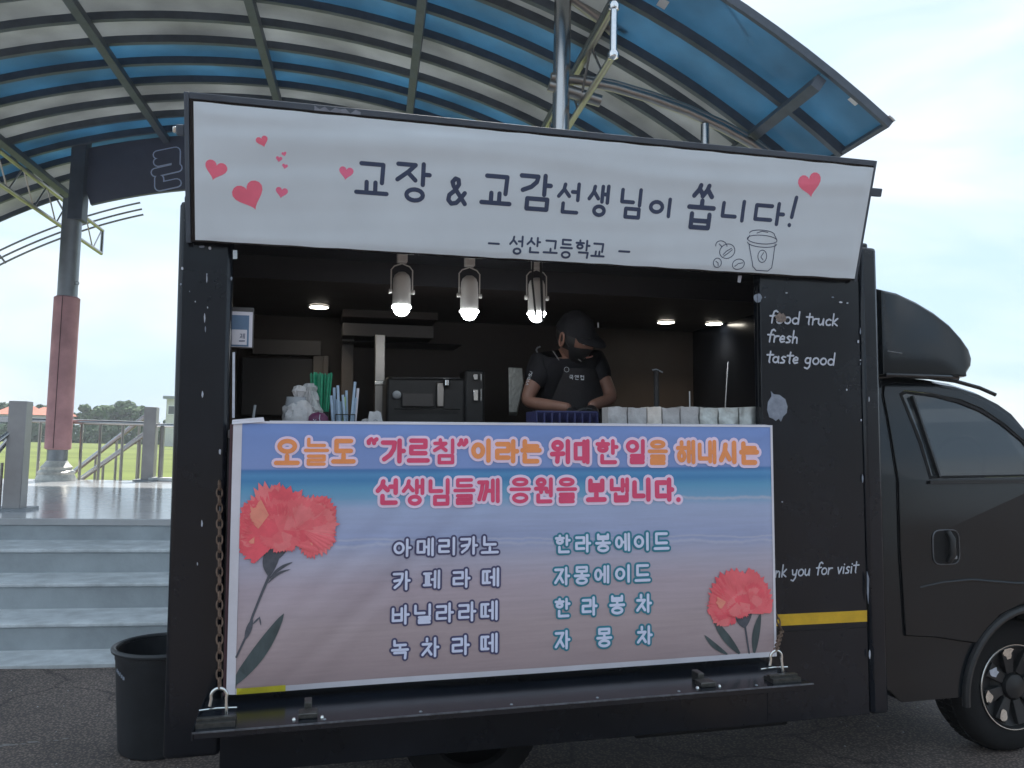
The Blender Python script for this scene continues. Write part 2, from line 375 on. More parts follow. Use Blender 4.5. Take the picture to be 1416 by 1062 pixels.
# columns
def column(v, w, z0, near):
    c = obj('column', MB().tube([(v, w, z0), (v, w, 6.1 if near else 5.3)], .088 if near else .15, 20), M['steel'] if near else M['galv'], can)
    if not near:
        obj('column_head', MB().box((v-.02, w-.17, 4.95), (v+.20, w+.10, 6.32)), M['frame'], can, bevel=.01)
    obj('column_base', MB().lathe([(.30, z0), (.30, z0+.04), (.27, z0+.09), (.285, z0+.13), (.23, z0+.17), (.24, z0+.21), (.19, z0+.26), (.16, z0+.31), (.15, z0+.31)], (v, w, 0), 10), M['pale'], can)
    return c
column(-4.96, 14.05, DZ, False); column(1.79, 7.93, DZ, True); column(1.66, 14.05, DZ, False); column(-5.15, 7.93, DZ, True)
zb = sp(95, 622, 14.05).z; zt = sp(100, 411, 14.05).z
def pad(v, w):
    mb = MB(); n = 28; vs = []
    prof = [(.165, zb), (.192, zb+.02), (.192, zt-.02), (.165, zt)]
    mb.lathe(prof, (v, w, 0), n); o_ = obj('column_padding', mb, M['padw'], can)
    obj('padding_seam', MB().box((v-.004, w-.195, zb+.02), (v+.004, w-.189, zt-.02)), M['gap'], o_)
pad(-4.96, 14.05); pad(1.66, 14.05)
obj('bolt_eye', MB().tube([(-4.80+.03*math.cos(a/8*6.283), 13.98, zt+.22+.03*math.sin(a/8*6.283)) for a in range(8)], .006, 6, closed=True), M['galv'], can)
# curved tube arches carried by the posts
def arch(r, w, rad, a0, a1, name='arch_tube', m_='steel'):
    obj(name, MB().tube([vp(a0+(a1-a0)*k/30, w, r) for k in range(31)], rad, 12), M[m_], can)
for pts_, ra_, w_ in (([(762, 107), (800, 111), (850, 121), (900, 136), (950, 154), (1000, 177), (1040, 199), (1075, 225), (1110, 256)], .050, 7.93), ([(806, 106), (850, 114), (900, 129), (950, 147), (1000, 169), (1040, 191), (1075, 216), (1110, 247)], .026, 8.0), ([(782, -8), (806, 8), (828, 25), (850, 45)], .055, 7.93), ([(800, -12), (822, 4), (846, 24), (866, 42)], .035, 8.0)):
    q_ = [sp(x, y, w_) for x, y in pts_]
    for sg in (1, -1):
        obj('arch_tube', MB().tube([Vector((p.x if sg > 0 else 2*VC-p.x, p.y, p.z)) for p in q_], ra_, 14), M['steel_warm'], can)
p = sp(975, 172, 7.93)
obj('arch_stub', MB().tube([(p.x, 7.93, p.z), (p.x, 7.93, p.z-.75)], .045, 12), M['steel'], can)
obj('sleeve', MB().tube([(1.79-.13, 7.93, 5.18), (1.79+.42, 7.93, 5.06)], .062, 14), M['steel_warm'], can)
for k, r in enumerate((VR-.36, VR-.49, VR-.60)): arch(r, 16.3, .018, -36, -16.6, 'rear_arch_bar', 'galv'); arch(r, 16.3, .018, 16.6, 36, 'rear_arch_bar', 'galv')
for a in (-24, 24, -32, 32): obj('rear_strut', MB().tube([vp(a, 16.3, VR-.62), vp(a, 15.9, VR-.05)], .02, 6), M['galv'], can)
# arched name board
mb = MB(); n = 24; vs = []; a0, a1 = -18.6, 19.2
for k in range(n+1):
    a = a0+(a1-a0)*k/n
    vs += [vp(a, 14.02, 9.30), vp(a, 14.10, 9.30), vp(a, 14.10, 10.22), vp(a, 14.02, 10.22)]
fs = []
for k in range(n):
    for q in range(4): fs.append((k*4+q, k*4+(q+1) % 4, k*4+4+(q+1) % 4, k*4+4+q))
fs += [(0, 1, 2, 3), (n*4+3, n*4+2, n*4+1, n*4)]
fascia = obj('name_board', mb.add(vs, fs), M['fascia'], can)
p = sp(1025, 30, 6.9); obj('stay_cable', MB().tube([(p.x-.6, 7.4, p.z+2.0), (p.x+.12, 7.0, p.z-.05)], .012, 6), M['galv'], can)

#@@LETTERS
# ---------------------------------------------------------------- stroke lettering engine (y runs down inside a glyph)
def ell(cx, cy, rx, ry, n=16, a0=0, a1=360):
    cl = (a1-a0) >= 360; m_ = n if cl else n
    pts = [(cx+rx*math.sin(R(a0+(a1-a0)*k/n)), cy-ry*math.cos(R(a0+(a1-a0)*k/n))) for k in range(n+1)]
    return pts
def jamo(c, vctx=True):
    """strokes of a consonant in the unit square"""
    if c == 'ㄱ': return [[(0, 0), (1, 0), (.93, .38), (.62, .74), (.12, 1)]] if vctx == 'v' else [[(0, 0), (1, 0), (.96, 1)]]
    if c == 'ㅋ': return jamo('ㄱ', vctx)+([[(.08, .52), (.86, .44)]] if vctx == 'v' else [[(.05, .48), (.95, .48)]])
    if c == 'ㄴ': return [[(0, 0), (0, 1), (1, 1)]]
    if c == 'ㄷ': return [[(1, 0), (0, 0), (0, 1), (1, 1)]]
    if c == 'ㄹ': return [[(0, 0), (1, 0), (1, .5), (0, .5), (0, 1), (1, 1)]]
    if c == 'ㅁ': return [[(0, 0), (1, 0), (1, 1), (0, 1), (0, 0)]]
    if c == 'ㅂ': return [[(0, 0), (0, 1), (1, 1), (1, 0)], [(0, .5), (1, .5)]]
    if c == 'ㅅ': return [[(.55, 0), (.45, .45), (0, 1)], [(.5, .42), (1, .95)]]
    if c == 'ㅇ': return [ell(.5, .5, .5, .5)]
    if c == 'ㅈ': return [[(.02, 0), (.98, 0), (.6, .45), (0, 1)], [(.56, .5), (1, .98)]]
    if c == 'ㅊ': return [[(.5, -.12), (.5, .05)], [(.02, .26), (.98, .26), (.58, .58), (0, 1)], [(.56, .6), (1, 1)]]
    if c == 'ㅍ': return [[(0, 0), (1, 0)], [(0, 1), (1, 1)], [(.3, 0), (.3, 1)], [(.7, 0), (.7, 1)]]
    if c == 'ㅎ': return [[(.5, -.1), (.5, .02)], [(0, .25), (1, .25)], ell(.5, .74, .36, .27)]
    if c == 'ㄲ': return [[(0, 0), (.44, 0), (.36, .45), (.04, 1)], [(.56, 0), (1, 0), (.92, .45), (.6, 1)]]
    if c == 'ㄸ': return [[(.44, 0), (0, 0), (0, 1), (.44, 1)], [(1, 0), (.58, 0), (.58, 1), (1, 1)]]
    if c == 'ㅆ': return [[(.3, 0), (.24, .4), (0, 1)], [(.28, .4), (.46, .8)], [(.76, 0), (.7, .4), (.48, 1)], [(.74, .4), (1, 1)]]
    return []
LEAD = 'ㄱㄲㄴㄷㄸㄹㅁㅂㅃㅅㅆㅇㅈㅉㅊㅋㅌㅍㅎ'
VOW = 'ㅏㅐㅑㅒㅓㅔㅕㅖㅗㅘㅙㅚㅛㅜㅝㅞㅟㅠㅡㅢㅣ'
TAIL = ' ㄱㄲㄳㄴㄵㄶㄷㄹㄺㄻㄼㄽㄾㄿㅀㅁㅂㅄㅅㅆㅇㅈㅊㅋㅌㅍㅎ'
def fit(sts, x0, y0, x1, y1): return [[(x0+(x1-x0)*x, y0+(y1-y0)*y) for x, y in s] for s in sts]
def hangul(ch):
    c = ord(ch)-0xAC00; L = LEAD[c//588]; V = VOW[(c % 588)//28]; T = TAIL[c % 28]
    o = []; t = T != ' '; yb = .56 if t else 1.0
    if V in 'ㅏㅐㅑㅓㅔㅣ':
        x1 = {'ㅏ': .56, 'ㅐ': .46, 'ㅑ': .56, 'ㅓ': .5, 'ㅔ': .42, 'ㅣ': .58}[V]
        ya, yc = (.1, .90) if not t else (.04, .46)
        if L == 'ㅇ' and not t: ya, yc = .2, .8
        if L in 'ㄴㄷㄹㅁㅂㅍㄸ' and not t: ya, yc = .14, .82
        o += fit(jamo(L, 'v'), 0, ya, x1, yc)
        sx_ = {'ㅏ': .80, 'ㅑ': .80, 'ㅓ': .92, 'ㅣ': .92}.get(V)
        my = yb*.5
        if sx_: o.append([(sx_, 0), (sx_, yb)])
        if V == 'ㅏ': o.append([(sx_, my), (1, my)])
        if V == 'ㅓ': o.append([(.64, my), (sx_, my)])
        if V == 'ㅐ': o += [[(.66, .02), (.66, yb*.96)], [(.94, 0), (.94, yb)], [(.66, my), (.94, my)]]
        if V == 'ㅔ': o += [[(.70, .02), (.70, yb*.96)], [(.95, 0), (.95, yb)], [(.5, my), (.70, my)]]
        if t:
            o += fit(jamo(T, 'h'), .24 if T != 'ㅇ' else .3, .70, .92 if T != 'ㅇ' else .82, 1.0)
    elif V in 'ㅗㅛㅜㅡㅠ':
        if not t:
            if V == 'ㅜ': o += fit(jamo(L, 'h'), .2, 0, .8, .36); o += [[(0, .6), (1, .6)], [(.5, .6), (.5, 1)]]
            elif V == 'ㅡ': o += fit(jamo(L, 'h'), .12, .04, .88, .62); o += [[(0, .96), (1, .96)]]
            else:
                o += fit(jamo(L, 'h'), .14, .02, .86, .48 if L != 'ㄱ' else .62); o += [[(0, .97), (1, .97)]]
                if V == 'ㅗ': o.append([(.5, .66), (.5, .97)])
                else: o += [[(.33, .62), (.33, .97)], [(.62, .62), (.62, .97)]]
        else:
            o += fit(jamo(L, 'h'), .14, .0, .86, .25); 
            by = {'ㅗ': .52, 'ㅡ': .45, 'ㅜ': .42}.get(V, .5)
            o.append([(0, by), (1, by)])
            if V == 'ㅗ': o.append([(.5, .36), (.5, by)])
            if V == 'ㅜ': o.append([(.5, by), (.5, by+.14)])
            o += fit(jamo(T, 'h'), .14, .68, .86, 1.0)
    elif V == 'ㅟ':
        o += fit(jamo(L, 'h'), .08, .04, .56, .38); o += [[(0, .62), (.64, .60)], [(.34, .62), (.30, .98)], [(.92, 0), (.92, 1)]]
    elif V == 'ㅝ':
        o += fit(jamo(L, 'h'), .1, .0, .54, .26); o += [[(0, .42), (.64, .42)], [(.32, .42), (.32, .58)], [(.66, .56), (.92, .56)], [(.92, 0), (.92, .74)]]
        o += fit(jamo(T, 'h'), .14, .72, .9, 1.0)
    return o
LAT = {  # hand-lettered lower case; x-height 0.45..1, ascender 0, descender 1.4; advance width
 'f': ([[(.52, .10), (.40, .0), (.26, .08), (.2, .4), (.18, 1)], [(0, .44), (.42, .42)]], .48),
 'o': ([ell(.24, .74, .22, .26, 12)], .58), 'd': ([ell(.24, .76, .22, .24, 12), [(.46, .02), (.46, 1)]], .60),
 't': ([[(.22, .12), (.2, .9), (.24, 1)], [(0, .4), (.46, .38)]], .46),
 'r': ([[(.04, .5), (.04, 1)], [(.04, .68), (.18, .52), (.36, .52)]], .44),
 'u': ([[(.02, .5), (.03, .88), (.16, 1), (.32, .9), (.38, .5)], [(.38, .5), (.40, 1)]], .56),
 'c': ([[(.38, .58), (.24, .50), (.06, .62), (.02, .8), (.1, .97), (.26, 1), (.38, .93)]], .5),
 'k': ([[(.04, .05), (.04, 1)], [(.36, .42), (.06, .74), (.38, 1)]], .46),
 'e': ([[(.04, .76), (.34, .72), (.34, .56), (.2, .48), (.05, .62), (.02, .82), (.14, .99), (.36, .92)]], .5),
 's': ([[(.34, .52), (.18, .48), (.06, .6), (.16, .72), (.3, .82), (.26, .97), (.02, 1)]], .46),
 'h': ([[(.04, .02), (.04, 1)], [(.04, .7), (.2, .52), (.34, .6), (.36, 1)]], .54),
 'a': ([ell(.2, .76, .19, .23, 12), [(.40, .5), (.40, .9), (.46, 1)]], .58),
 'g': ([ell(.2, .72, .19, .22, 12), [(.40, .5), (.38, 1.2), (.24, 1.38), (.02, 1.3)]], .58),
 'y': ([[(.02, .5), (.08, .85), (.22, .92), (.36, .8)], [(.40, .5), (.34, 1.15), (.18, 1.38), (0, 1.3)]], .54),
 'n': ([[(.04, .5), (.04, 1)], [(.04, .7), (.2, .52), (.34, .6), (.36, 1)]], .54),
 'v': ([[(0, .5), (.14, 1), (.34, .48)]], .46), 'i': ([[(.06, .5), (.06, 1)], [(.08, .26), (.09, .28)]], .24), ' ': ([], .42),
}
def punct(ch):
    if ch == '&': return [[(1, .98), (.30, .30), (.22, .14), (.38, 0), (.56, .04), (.60, .22), (.40, .46), (.08, .66), (.04, .86), (.22, 1), (.50, .96), (.78, .74), (.96, .55)]]
    if ch == '!': return [[(.62, 0), (.42, .66)], [(.28, .93), (.29, .94)]]
    if ch == '-': return [[(0, .5), (1, .5)]]
    if ch == '.': return [[(.5, .8), (.5, .82)]]
    if ch == '“': return [[(.40, .05), (.12, .4), (.14, .72)], [(.95, .05), (.68, .4), (.70, .72)]]
    if ch == '”': return [[(.28, .1), (.32, .4), (.05, .85)], [(.84, .1), (.88, .4), (.6, .85)]]
    return []
def strokes(ch): return hangul(ch) if '가' <= ch <= '힣' else punct(ch)
class Print:
    N = 0
    """flat print on a surface: maps (u right, v up, lift) to space; every dab sits a hair above the last"""
    def __init__(s, surf, step=.02): s.surf = surf; s.mb = MB(); s.k = 0; s.step = step
    def poly(s, pts, lift):
        s.k += 1; e = lift+(s.k % 28)*.000022
        tr = tessellate_polygon([[Vector((u, v, 0)) for u, v in pts]])
        s.mb.add([s.surf(u, v, e) for u, v in pts], [tuple(t) for t in tr])
    def fan(s, c, pts, lift):
        s.k += 1; e = lift+(s.k % 28)*.000022; n = len(pts)
        s.mb.add([s.surf(c[0], c[1], e)]+[s.surf(u, v, e) for u, v in pts], [(0, i+1, i+2) for i in range(n-1)])
    def stroke(s, pts, w, lift, w1=None):
        w1 = w if w1 is None else w1; n = len(pts); tot = max(1, n-1)
        for i, (a, b) in enumerate(zip(pts[:-1], pts[1:])):
            a = Vector((*a, 0)); b = Vector((*b, 0)); L = (b-a).length; d = (b-a).normalized() if L > 1e-9 else Vector((1, 0, 0))
            nn = Vector((-d.y, d.x, 0)); m_ = max(1, math.ceil(L/s.step)); s.k += 1; e = lift+(s.k % 28)*.000022
            wa = w+(w1-w)*i/tot; wb = w+(w1-w)*(i+1)/tot; vs = []
            for q in range(m_+1):
                t = q/m_; p = a.lerp(b, t); ww = (wa+(wb-wa)*t)/2
                vs += [s.surf(*(p+nn*ww).xy, e), s.surf(*(p-nn*ww).xy, e)]
            s.mb.add(vs, [(2*q, 2*q+1, 2*q+3, 2*q+2) for q in range(m_)])
        for i, p in enumerate(pts):
            ww = (w+(w1-w)*i/tot)/2; s.k += 1; e = lift+(s.k % 28)*.000022; nd = 12
            s.mb.add([s.surf(p[0], p[1], e)]+[s.surf(p[0]+ww*math.cos(2*math.pi*j/nd), p[1]+ww*math.sin(2*math.pi*j/nd), e) for j in range(nd)], [(0, 1+j, 1+(j+1) % nd) for j in range(nd)])
    def glyph(s, ch, x0, y0, x1, y1, w, lift, slant=0):      # box in u,v with y1 > y0 (v up); strokes stay inside
        h = w/2
        for st_ in strokes(ch): s.stroke([(x0+h+(x1-x0-w)*x+slant*(1-y), y1-h-(y1-y0-w)*y) for x, y in st_], w, lift)
    def done(s, name, m_, parent, **k): return obj(name, s.mb, m_, parent, smooth=False, fixn=False, **k)
def pxbox(toUV, b):      # a measured box on a plane -> u0,v0,u1,v1
    x0, y0, x1, y1 = b; cx, cy = (x0+x1)/2, (y0+y1)/2
    l = toUV(x0, cy); r_ = toUV(x1, cy); t = toUV(cx, y0); b_ = toUV(cx, y1)
    return l[0], b_[1], r_[0], t[1]

# outlined syllable on the arched name board
def fsurf(u, v, e): return Vector((u, 14.02-.002-e*3, v))
pr = Print(fsurf, .1); q0 = sp(207, 262, 14.02); q1 = sp(254, 206, 14.02)
for lift, w, mm in ((.0, .165, 'o'), (.002, .122, 'i')):
    prx = Print(fsurf, .1)
    x0, x1, y0, y1 = q0.x, q1.x, q0.z, q1.z; tilt = .13
    def mpt(x, y): return (x0+.08+(x1-x0-.16)*x, y1-.08-(y1-y0-.16)*y+tilt*(x-.5)*(x1-x0)*1.2)
    for st_ in ([[(.05, .04), (.88, .0), (.90, .42)], [(.08, .26), (.86, .22)], [(0, .56), (1, .50)], [(.18, .76), (.2, 1), (1, .96)]]):
        prx.stroke([mpt(x, y) for x, y in st_], w, lift)
    prx.done('letter_outline' if mm == 'o' else 'letter', mat('pale_blue_outline', (.55, .65, .85), .5, 0, .1, 5) if mm == 'o' else M['fascia'], can)

#@@RAILS
# ---------------------------------------------------------------- railings (stage frame)
rl = thing('steel_railing', 'stainless balustrade between square posts along the rear edge of the stage', 'railing', (-5, 14.2, DZ), SF)
def post(px, pyb, w, hw, top, par, z0=DZ):
    p = sp(px, pyb, w); obj('post', MB().box((p.x-hw, w-hw, z0), (p.x+hw, w+hw, top)), M['postst'], par, bevel=.006)
    obj('foot_plate', MB().box((p.x-hw*2, w-hw*2, z0), (p.x+hw*2, w+hw*2, z0+.025)), M['galv'], par); return p
pR = post(205, 660, 14.2, .095, 1.96, rl); xr = pR.x
zr = sp(110, 583, 14.2).z
xl = -7.8
obj('rail', MB().tube([(xl, 14.2, zr+.02), (xr, 14.2, zr-.01)], .04, 10), M['steel'], rl)
for px in (52, 110, 136, 167):
    x = sp(px, 650, 14.2).x; obj('baluster', MB().tube([(x, 14.2, DZ), (x, 14.2, zr)], .024, 8), M['steel_warm'], rl)
for px in (-20, -60): x = sp(px, 650, 14.2).x; obj('baluster', MB().tube([(x, 14.2, DZ), (x, 14.2, zr)], .024, 8), M['steel_warm'], rl)
# rail that turns away to the right of the post
x2 = sp(222, 650, 14.2).x
obj('rail', MB().tube([(sp(210, 595, 14.2).x, 14.2, sp(210, 592, 14.2).z), (sp(216, 588, 14.2).x, 14.2, sp(216, 588, 14.2).z), (3.5, 14.2, sp(216, 588, 14.2).z)], .032, 10), M['chrome'], rl)
for k in range(7):
    x = x2+k*.9; obj('baluster', MB().tube([(x, 14.2, DZ), (x, 14.2, sp(216, 588, 14.2).z)], .04, 8), M['steel_warm'], rl)
obj('kerb_rail', MB().box((x2-.15, 14.05, DZ), (5.5, 14.3, DZ+.06)), M['tread'], rl, bevel=.01)
# sloping handrails of the ramp that comes up behind the stage
rm = thing('sloping_handrail', 'pair of sloping steel handrails with uprights rising behind the stage edge to the post', 'handrail', (-5, 15.0, 0), SF)
def diag(pts, w):
    a, b = [sp(x, y, w) for x, y in pts]; obj('rail', MB().tube([a, b], .042, 10), M['steel'], rm); return a, b
a1, b1 = diag([(100, 654), (202, 575)], 15.2); a2, b2 = diag([(108, 665), (202, 599)], 14.6)
for px, (a, b), w in ((132, (a1, b1), 15.2), (160, (a1, b1), 15.2), (190, (a1, b1), 15.2), (143, (a2, b2), 14.6), (168, (a2, b2), 14.6), (192, (a2, b2), 14.6)):
    x = sp(px, 640, w).x; t = (x-a.x)/(b.x-a.x); obj('upright', MB().tube([(x, w, 0), (x, w, a.z+(b.z-a.z)*t)], .022, 8), M['steel_warm'], rm)
# near post at the left with its own rail running out of frame
nl = thing('front_railing', 'thick square steel post at left of the stage with twin sloping rails', 'railing', (-3.4, 8.6, DZ), SF)
pN = post(20, 700, 8.6, .080, 1.80, nl)
for (xa, ya), (xb, yb_) in (((22, 596), (-40, 668)), ((22, 592), (-45, 640))):
    a = sp(xa, ya, 8.6); b = sp(xb, yb_, 8.2 if ya == 592 else 8.6); obj('rail', MB().tube([a, b], .022, 10), M['steel'], nl)
for w, px in ((8.6, 3), (8.6, -30)):
    x = sp(px, 640, w).x; obj('baluster', MB().tube([(x, w, DZ), (x, w, sp(px, 640, w).z)], .014, 8), M['steel_warm'], nl)
zc_ = sp(5, 580, 8.6).z
obj('rail', MB().box((pN.x-1.6, 8.57, zc_-.03), (pN.x-.08, 8.63, zc_+.03)), M['steel'], nl, bevel=.005)

#@@BACKGROUND
# ---------------------------------------------------------------- far side of the field
def spd(x, y, w): return sp(x, y, w)
def crown(cx, cy, cz, rx, ry, rz, n, size, flat=0.0, seed=0, clumps=16):
    rnd = random.Random(seed); mb = MB(); cl = []
    for k in range(clumps):
        a = rnd.uniform(0, 6.283); rr = math.sqrt(rnd.random())*.72
        cl.append((cx+rx*rr*math.cos(a), cy+ry*rr*math.sin(a), cz+rz*rnd.uniform(-.75, .66)*(1-rr*.45), rnd.uniform(.26, .44)))
    for k in range(n):
        x0, y0, z0, s = rnd.choice(cl); d = Vector((rnd.gauss(0, 1), rnd.gauss(0, 1), rnd.gauss(0, 1))).normalized()*rnd.uniform(.55, 1.0)
        p = Vector((x0+d.x*rx*s, y0+d.y*ry*s, z0+d.z*rz*s*(1.0-flat)))
        nn = (d+Vector((0, 0, .5))+Vector((rnd.gauss(0, .5), rnd.gauss(0, .5), rnd.gauss(0, .5)))).normalized()
        t1 = nn.orthogonal().normalized(); t2 = nn.cross(t1); s1 = size*rnd.uniform(.6, 1.3)
        mb.add([p+t1*s1, p+t2*s1*.8, p-t1*s1, p-t2*s1*.7], [(0, 1, 2, 3)])
    return mb, cl
def tree(name, label, px, pytop, pxw, w, m_, flat, seed, n=2600, group='trees beyond the field', trunkfrac=.12, size=.34):
    base = sp(px, 600, w); x = base.x; zt_ = sp(px, pytop, w).z; wd = abs(sp(px+pxw/2, 600, w).x-sp(px-pxw/2, 600, w).x)/2
    t = thing(name, label, 'tree', (x, w, 0), SF, group)
    hz = zt_*(1-trunkfrac)/2; mb, cl = crown(x, w, zt_-hz, wd, wd*.8, hz, n, size, flat, seed)
    obj('crown', mb, m_, t, smooth=False, fixn=False)
    rnd = random.Random(seed); tb = MB(); tb.tube([(x, w, 0), (x+rnd.uniform(-.3, .3), w, zt_*.4), (x+rnd.uniform(-.4, .4), w, zt_-hz)], [.28, .22, .12], 8)
    for c in cl[:5]: tb.tube([(x, w, zt_*.35), (c[0], c[1], c[2])], [.13, .05], 5)
    obj('trunk', tb, M['bark'], t)
tree('pine_tree', 'dark pine at the far left edge of the field', 8, 548, 52, 150, M['leafA'], .2, 1)
tree('pine_tree', 'dark pine in front of the orange roofs left of the padded column', 48, 547, 50, 150, M['leafA'], .2, 2)
tree('pine_tree', 'small dark pine directly left of the padded column', 66, 562, 30, 146, M['leafA'], .2, 3)
tree('spreading_tree', 'broad flat-topped tree just right of the padded column', 126, 552, 56, 150, M['leafB'], .3, 4, 3600)
tree('spreading_tree', 'tallest flat-topped tree midway between the padded column and rear post', 168, 548, 66, 152, M['leafB'], .3, 5, 4200)
tree('spreading_tree', 'flat-topped tree behind the rear railing post', 198, 553, 40, 150, M['leafB'], .3, 6, 3000)
tree('spreading_tree', 'pale small tree beside the white house at the right', 224, 576, 30, 140, M['leafB'], .3, 8, 900, trunkfrac=.15)
tree('pine_tree', 'dark pine mostly hidden behind the padded column', 92, 562, 34, 154, M['leafA'], .3, 9, 1000)
mb, _ = MB(), 0
rnd = random.Random(11)
for k in range(9000):
    x = rnd.uniform(-75, 20); z = rnd.random()**1.1*3.3*(0.85+.3*mnoise.noise(Vector((x*.35, 3, 0)))); y = 139+rnd.uniform(-1.2, 1.2)
    n_ = Vector((rnd.gauss(0, .6), -1, rnd.gauss(0, .6)+.4)).normalized(); t1 = n_.orthogonal().normalized(); t2 = n_.cross(t1); s1 = rnd.uniform(.2, .42)
    p = Vector((x, y, z)); mb.add([p+t1*s1, p+t2*s1, p-t1*s1, p-t2*s1], [(0, 1, 2, 3)])
obj('hedge', mb, M['leafC'], frame=SF, smooth=False, fixn=False, kind='stuff', label='long dark hedge along the far edge of the playing field', cat='hedge')
def house(label, x0, x1, ytop, ywall, w, wallm, roofm, flatroof=False):
    a = sp(x0, 600, w); b = sp(x1, 600, w); zr_ = sp((x0+x1)/2, ytop, w).z; zw = sp((x0+x1)/2, ywall, w).z
    t = thing('house', label, 'house', ((a.x+b.x)/2, w, 0), SF)
    wl = obj('wall', MB().box((a.x, w, 0), (b.x, w+7, zw)), wallm, t)
    if flatroof: obj('roof', MB().box((a.x-.4, w-.5, zw), (b.x+.4, w+7.4, zr_)), roofm, t)
    else:
        e = .5; ym = w+3.5
        obj('roof', MB().add([(a.x-e, w-e, zw), (b.x+e, w-e, zw), (b.x+e, w+7+e, zw), (a.x-e, w+7+e, zw), (a.x+.8, ym, zr_), (b.x-.8, ym, zr_)], [(0, 1, 5, 4), (2, 3, 4, 5), (1, 2, 5), (3, 0, 4), (3, 2, 1, 0)]), roofm, t)
    nwin = max(2, int((b.x-a.x)/3))
    for k in range(nwin):
        cx = a.x+(b.x-a.x)*(k+.5)/nwin
        f_ = obj('window', MB().box((cx-.6, w-.06, zw-2.2), (cx+.6, w+.02, zw-.9)), M['white'], t); obj('pane', MB().box((cx-.5, w-.08, zw-2.1), (cx+.5, w-.05, zw-1.0)), M['winfar'], f_)
house('low house with a terracotta hipped roof behind the left pines', -8, 40, 560, 573, 142, M['wallw'], M['roofo'])
house('terracotta roofed house just left of the padded column', 38, 80, 562, 574, 142, M['wallw'], M['roofo'])
house('white house with flat grey eaves at the right edge of the field', 228, 262, 548, 552, 120, M['wallw'], M['galv'], True)
gp = thing('goal_post', 'white football goal frame standing on the far side of the field', 'goal', (-50, 90, 0), SF)
a = sp(34, 610, 88); b = sp(41, 610, 91); c_ = sp(36, 590, 90); zt_ = sp(34, 589, 88).z
obj('frame', MB().tube([(a.x, 88, 0), (a.x, 88, zt_), (c_.x, 90, zt_), (b.x, 91, 0)], .07, 8), M['white'], gp)
# school building behind the photographer (seen only as a reflection in the cab glass)
sc = thing('school_building', 'long pale school block with window rows reflected in the cab glass', 'building', (8, -38, 0))
obj('wall', MB().box((-14, -46, -.1), (34, -38, 10.2)), mat('dark_render', (.20, .20, .195), .8, 0, .15, .5), sc)  # wall toned dark so its reflection in the truck stays dim
for fl in range(3):
    for k in range(12): obj('window', MB().box((-12+k*3.8, -38.0, 1.1+fl*3.3), (-9.4+k*3.8, -37.93, 2.9+fl*3.3)), M['winfar'], sc)
obj('roof', MB().box((-14.4, -46.4, 10.2), (34.4, -37.6, 10.7)), M['galv'], sc)

#@@TRUCK
# ---------------------------------------------------------------- food truck (truck frame: X along the side, Y into the body, Z up)
XL, XR, ZB, ZT, YB = -.43, 2.452, .34, 2.350, 1.70
OL, OR, OZ0, OZ1 = -.245, 1.878, 1.53, 2.27
tk = thing('food_truck', 'black food truck with open serving hatch, banners and dark cab', 'food truck', (1.0, .8, 0), TF)
P_ = M['truck']
obj('left_jamb', MB().box((XL, 0, ZB+.06), (OL, .06, ZT)), P_, tk, bevel=.018)
obj('right_panel', MB().box((OR, 0, ZB), (XR-.088, .05, ZT-.004)), P_, tk, bevel=.003)
obj('corner_post', MB().box((XR-.085, -.012, ZB+.0), (XR, .10, ZT)), P_, tk, bevel=.016)
obj('lower_panel', MB().box((OL, .004, .62), (OR, .05, OZ0)), P_, tk)
obj('skirt', MB().box((OL, -.004, ZB), (OR, .05, .617)), P_, tk, bevel=.004)
obj('header', MB().box((OL, .002, OZ1), (OR, .05, ZT-.002)), P_, tk)
obj('roof', MB().box((XL+.01, .03, ZT-.002), (XR-.01, YB, ZT+.03)), P_, tk, bevel=.01)
obj('rear_wall', MB().box((XL+.002, .062, ZB+.06), (XL+.05, YB, ZT-.004)), P_, tk)
obj('front_wall', MB().box((XR-.05, .102, ZB), (XR-.002, YB, ZT-.004)), P_, tk)
obj('back_wall', MB().box((XL+.052, YB-.04, ZB+.06), (XR-.052, YB-.001, ZT-.004)), M['brown_in'], tk)
obj('floor', MB().box((XL+.052, .052, .50), (XR-.052, YB-.042, .55)), M['truck_in'], tk)
obj('ceiling', MB().box((XL+.077, .052, 2.285), (XR-.052, .56, 2.31)), M['truck_in'], tk)
obj('drop_ceiling', MB().box((XL+.077, .562, 2.188), (XR-.052, YB-.042, 2.22)), M['brown_in'], tk)
obj('ceiling_edge', MB().box((XL+.077, .545, 2.186), (XR-.052, .5605, 2.284)), M['truck_in'], tk)
obj('inner_panel', MB().box((OR+.004, .0505, .552), (XR-.055, .056, 2.284)), M['truck_in'], tk)
obj('side_lining', MB().box((XL+.052, .064, .552), (XL+.075, YB-.042, 2.284)), M['brown_in'], tk)
obj('counter', MB().box((OL+.002, -.035, OZ0-.03), (OR-.002, .50, OZ0)), M['grey_in'], tk, bevel=.004)
obj('back_counter', MB().box((XL+.08, 1.08, .552), (OR, YB-.042, 1.42)), M['truck_in'], tk)
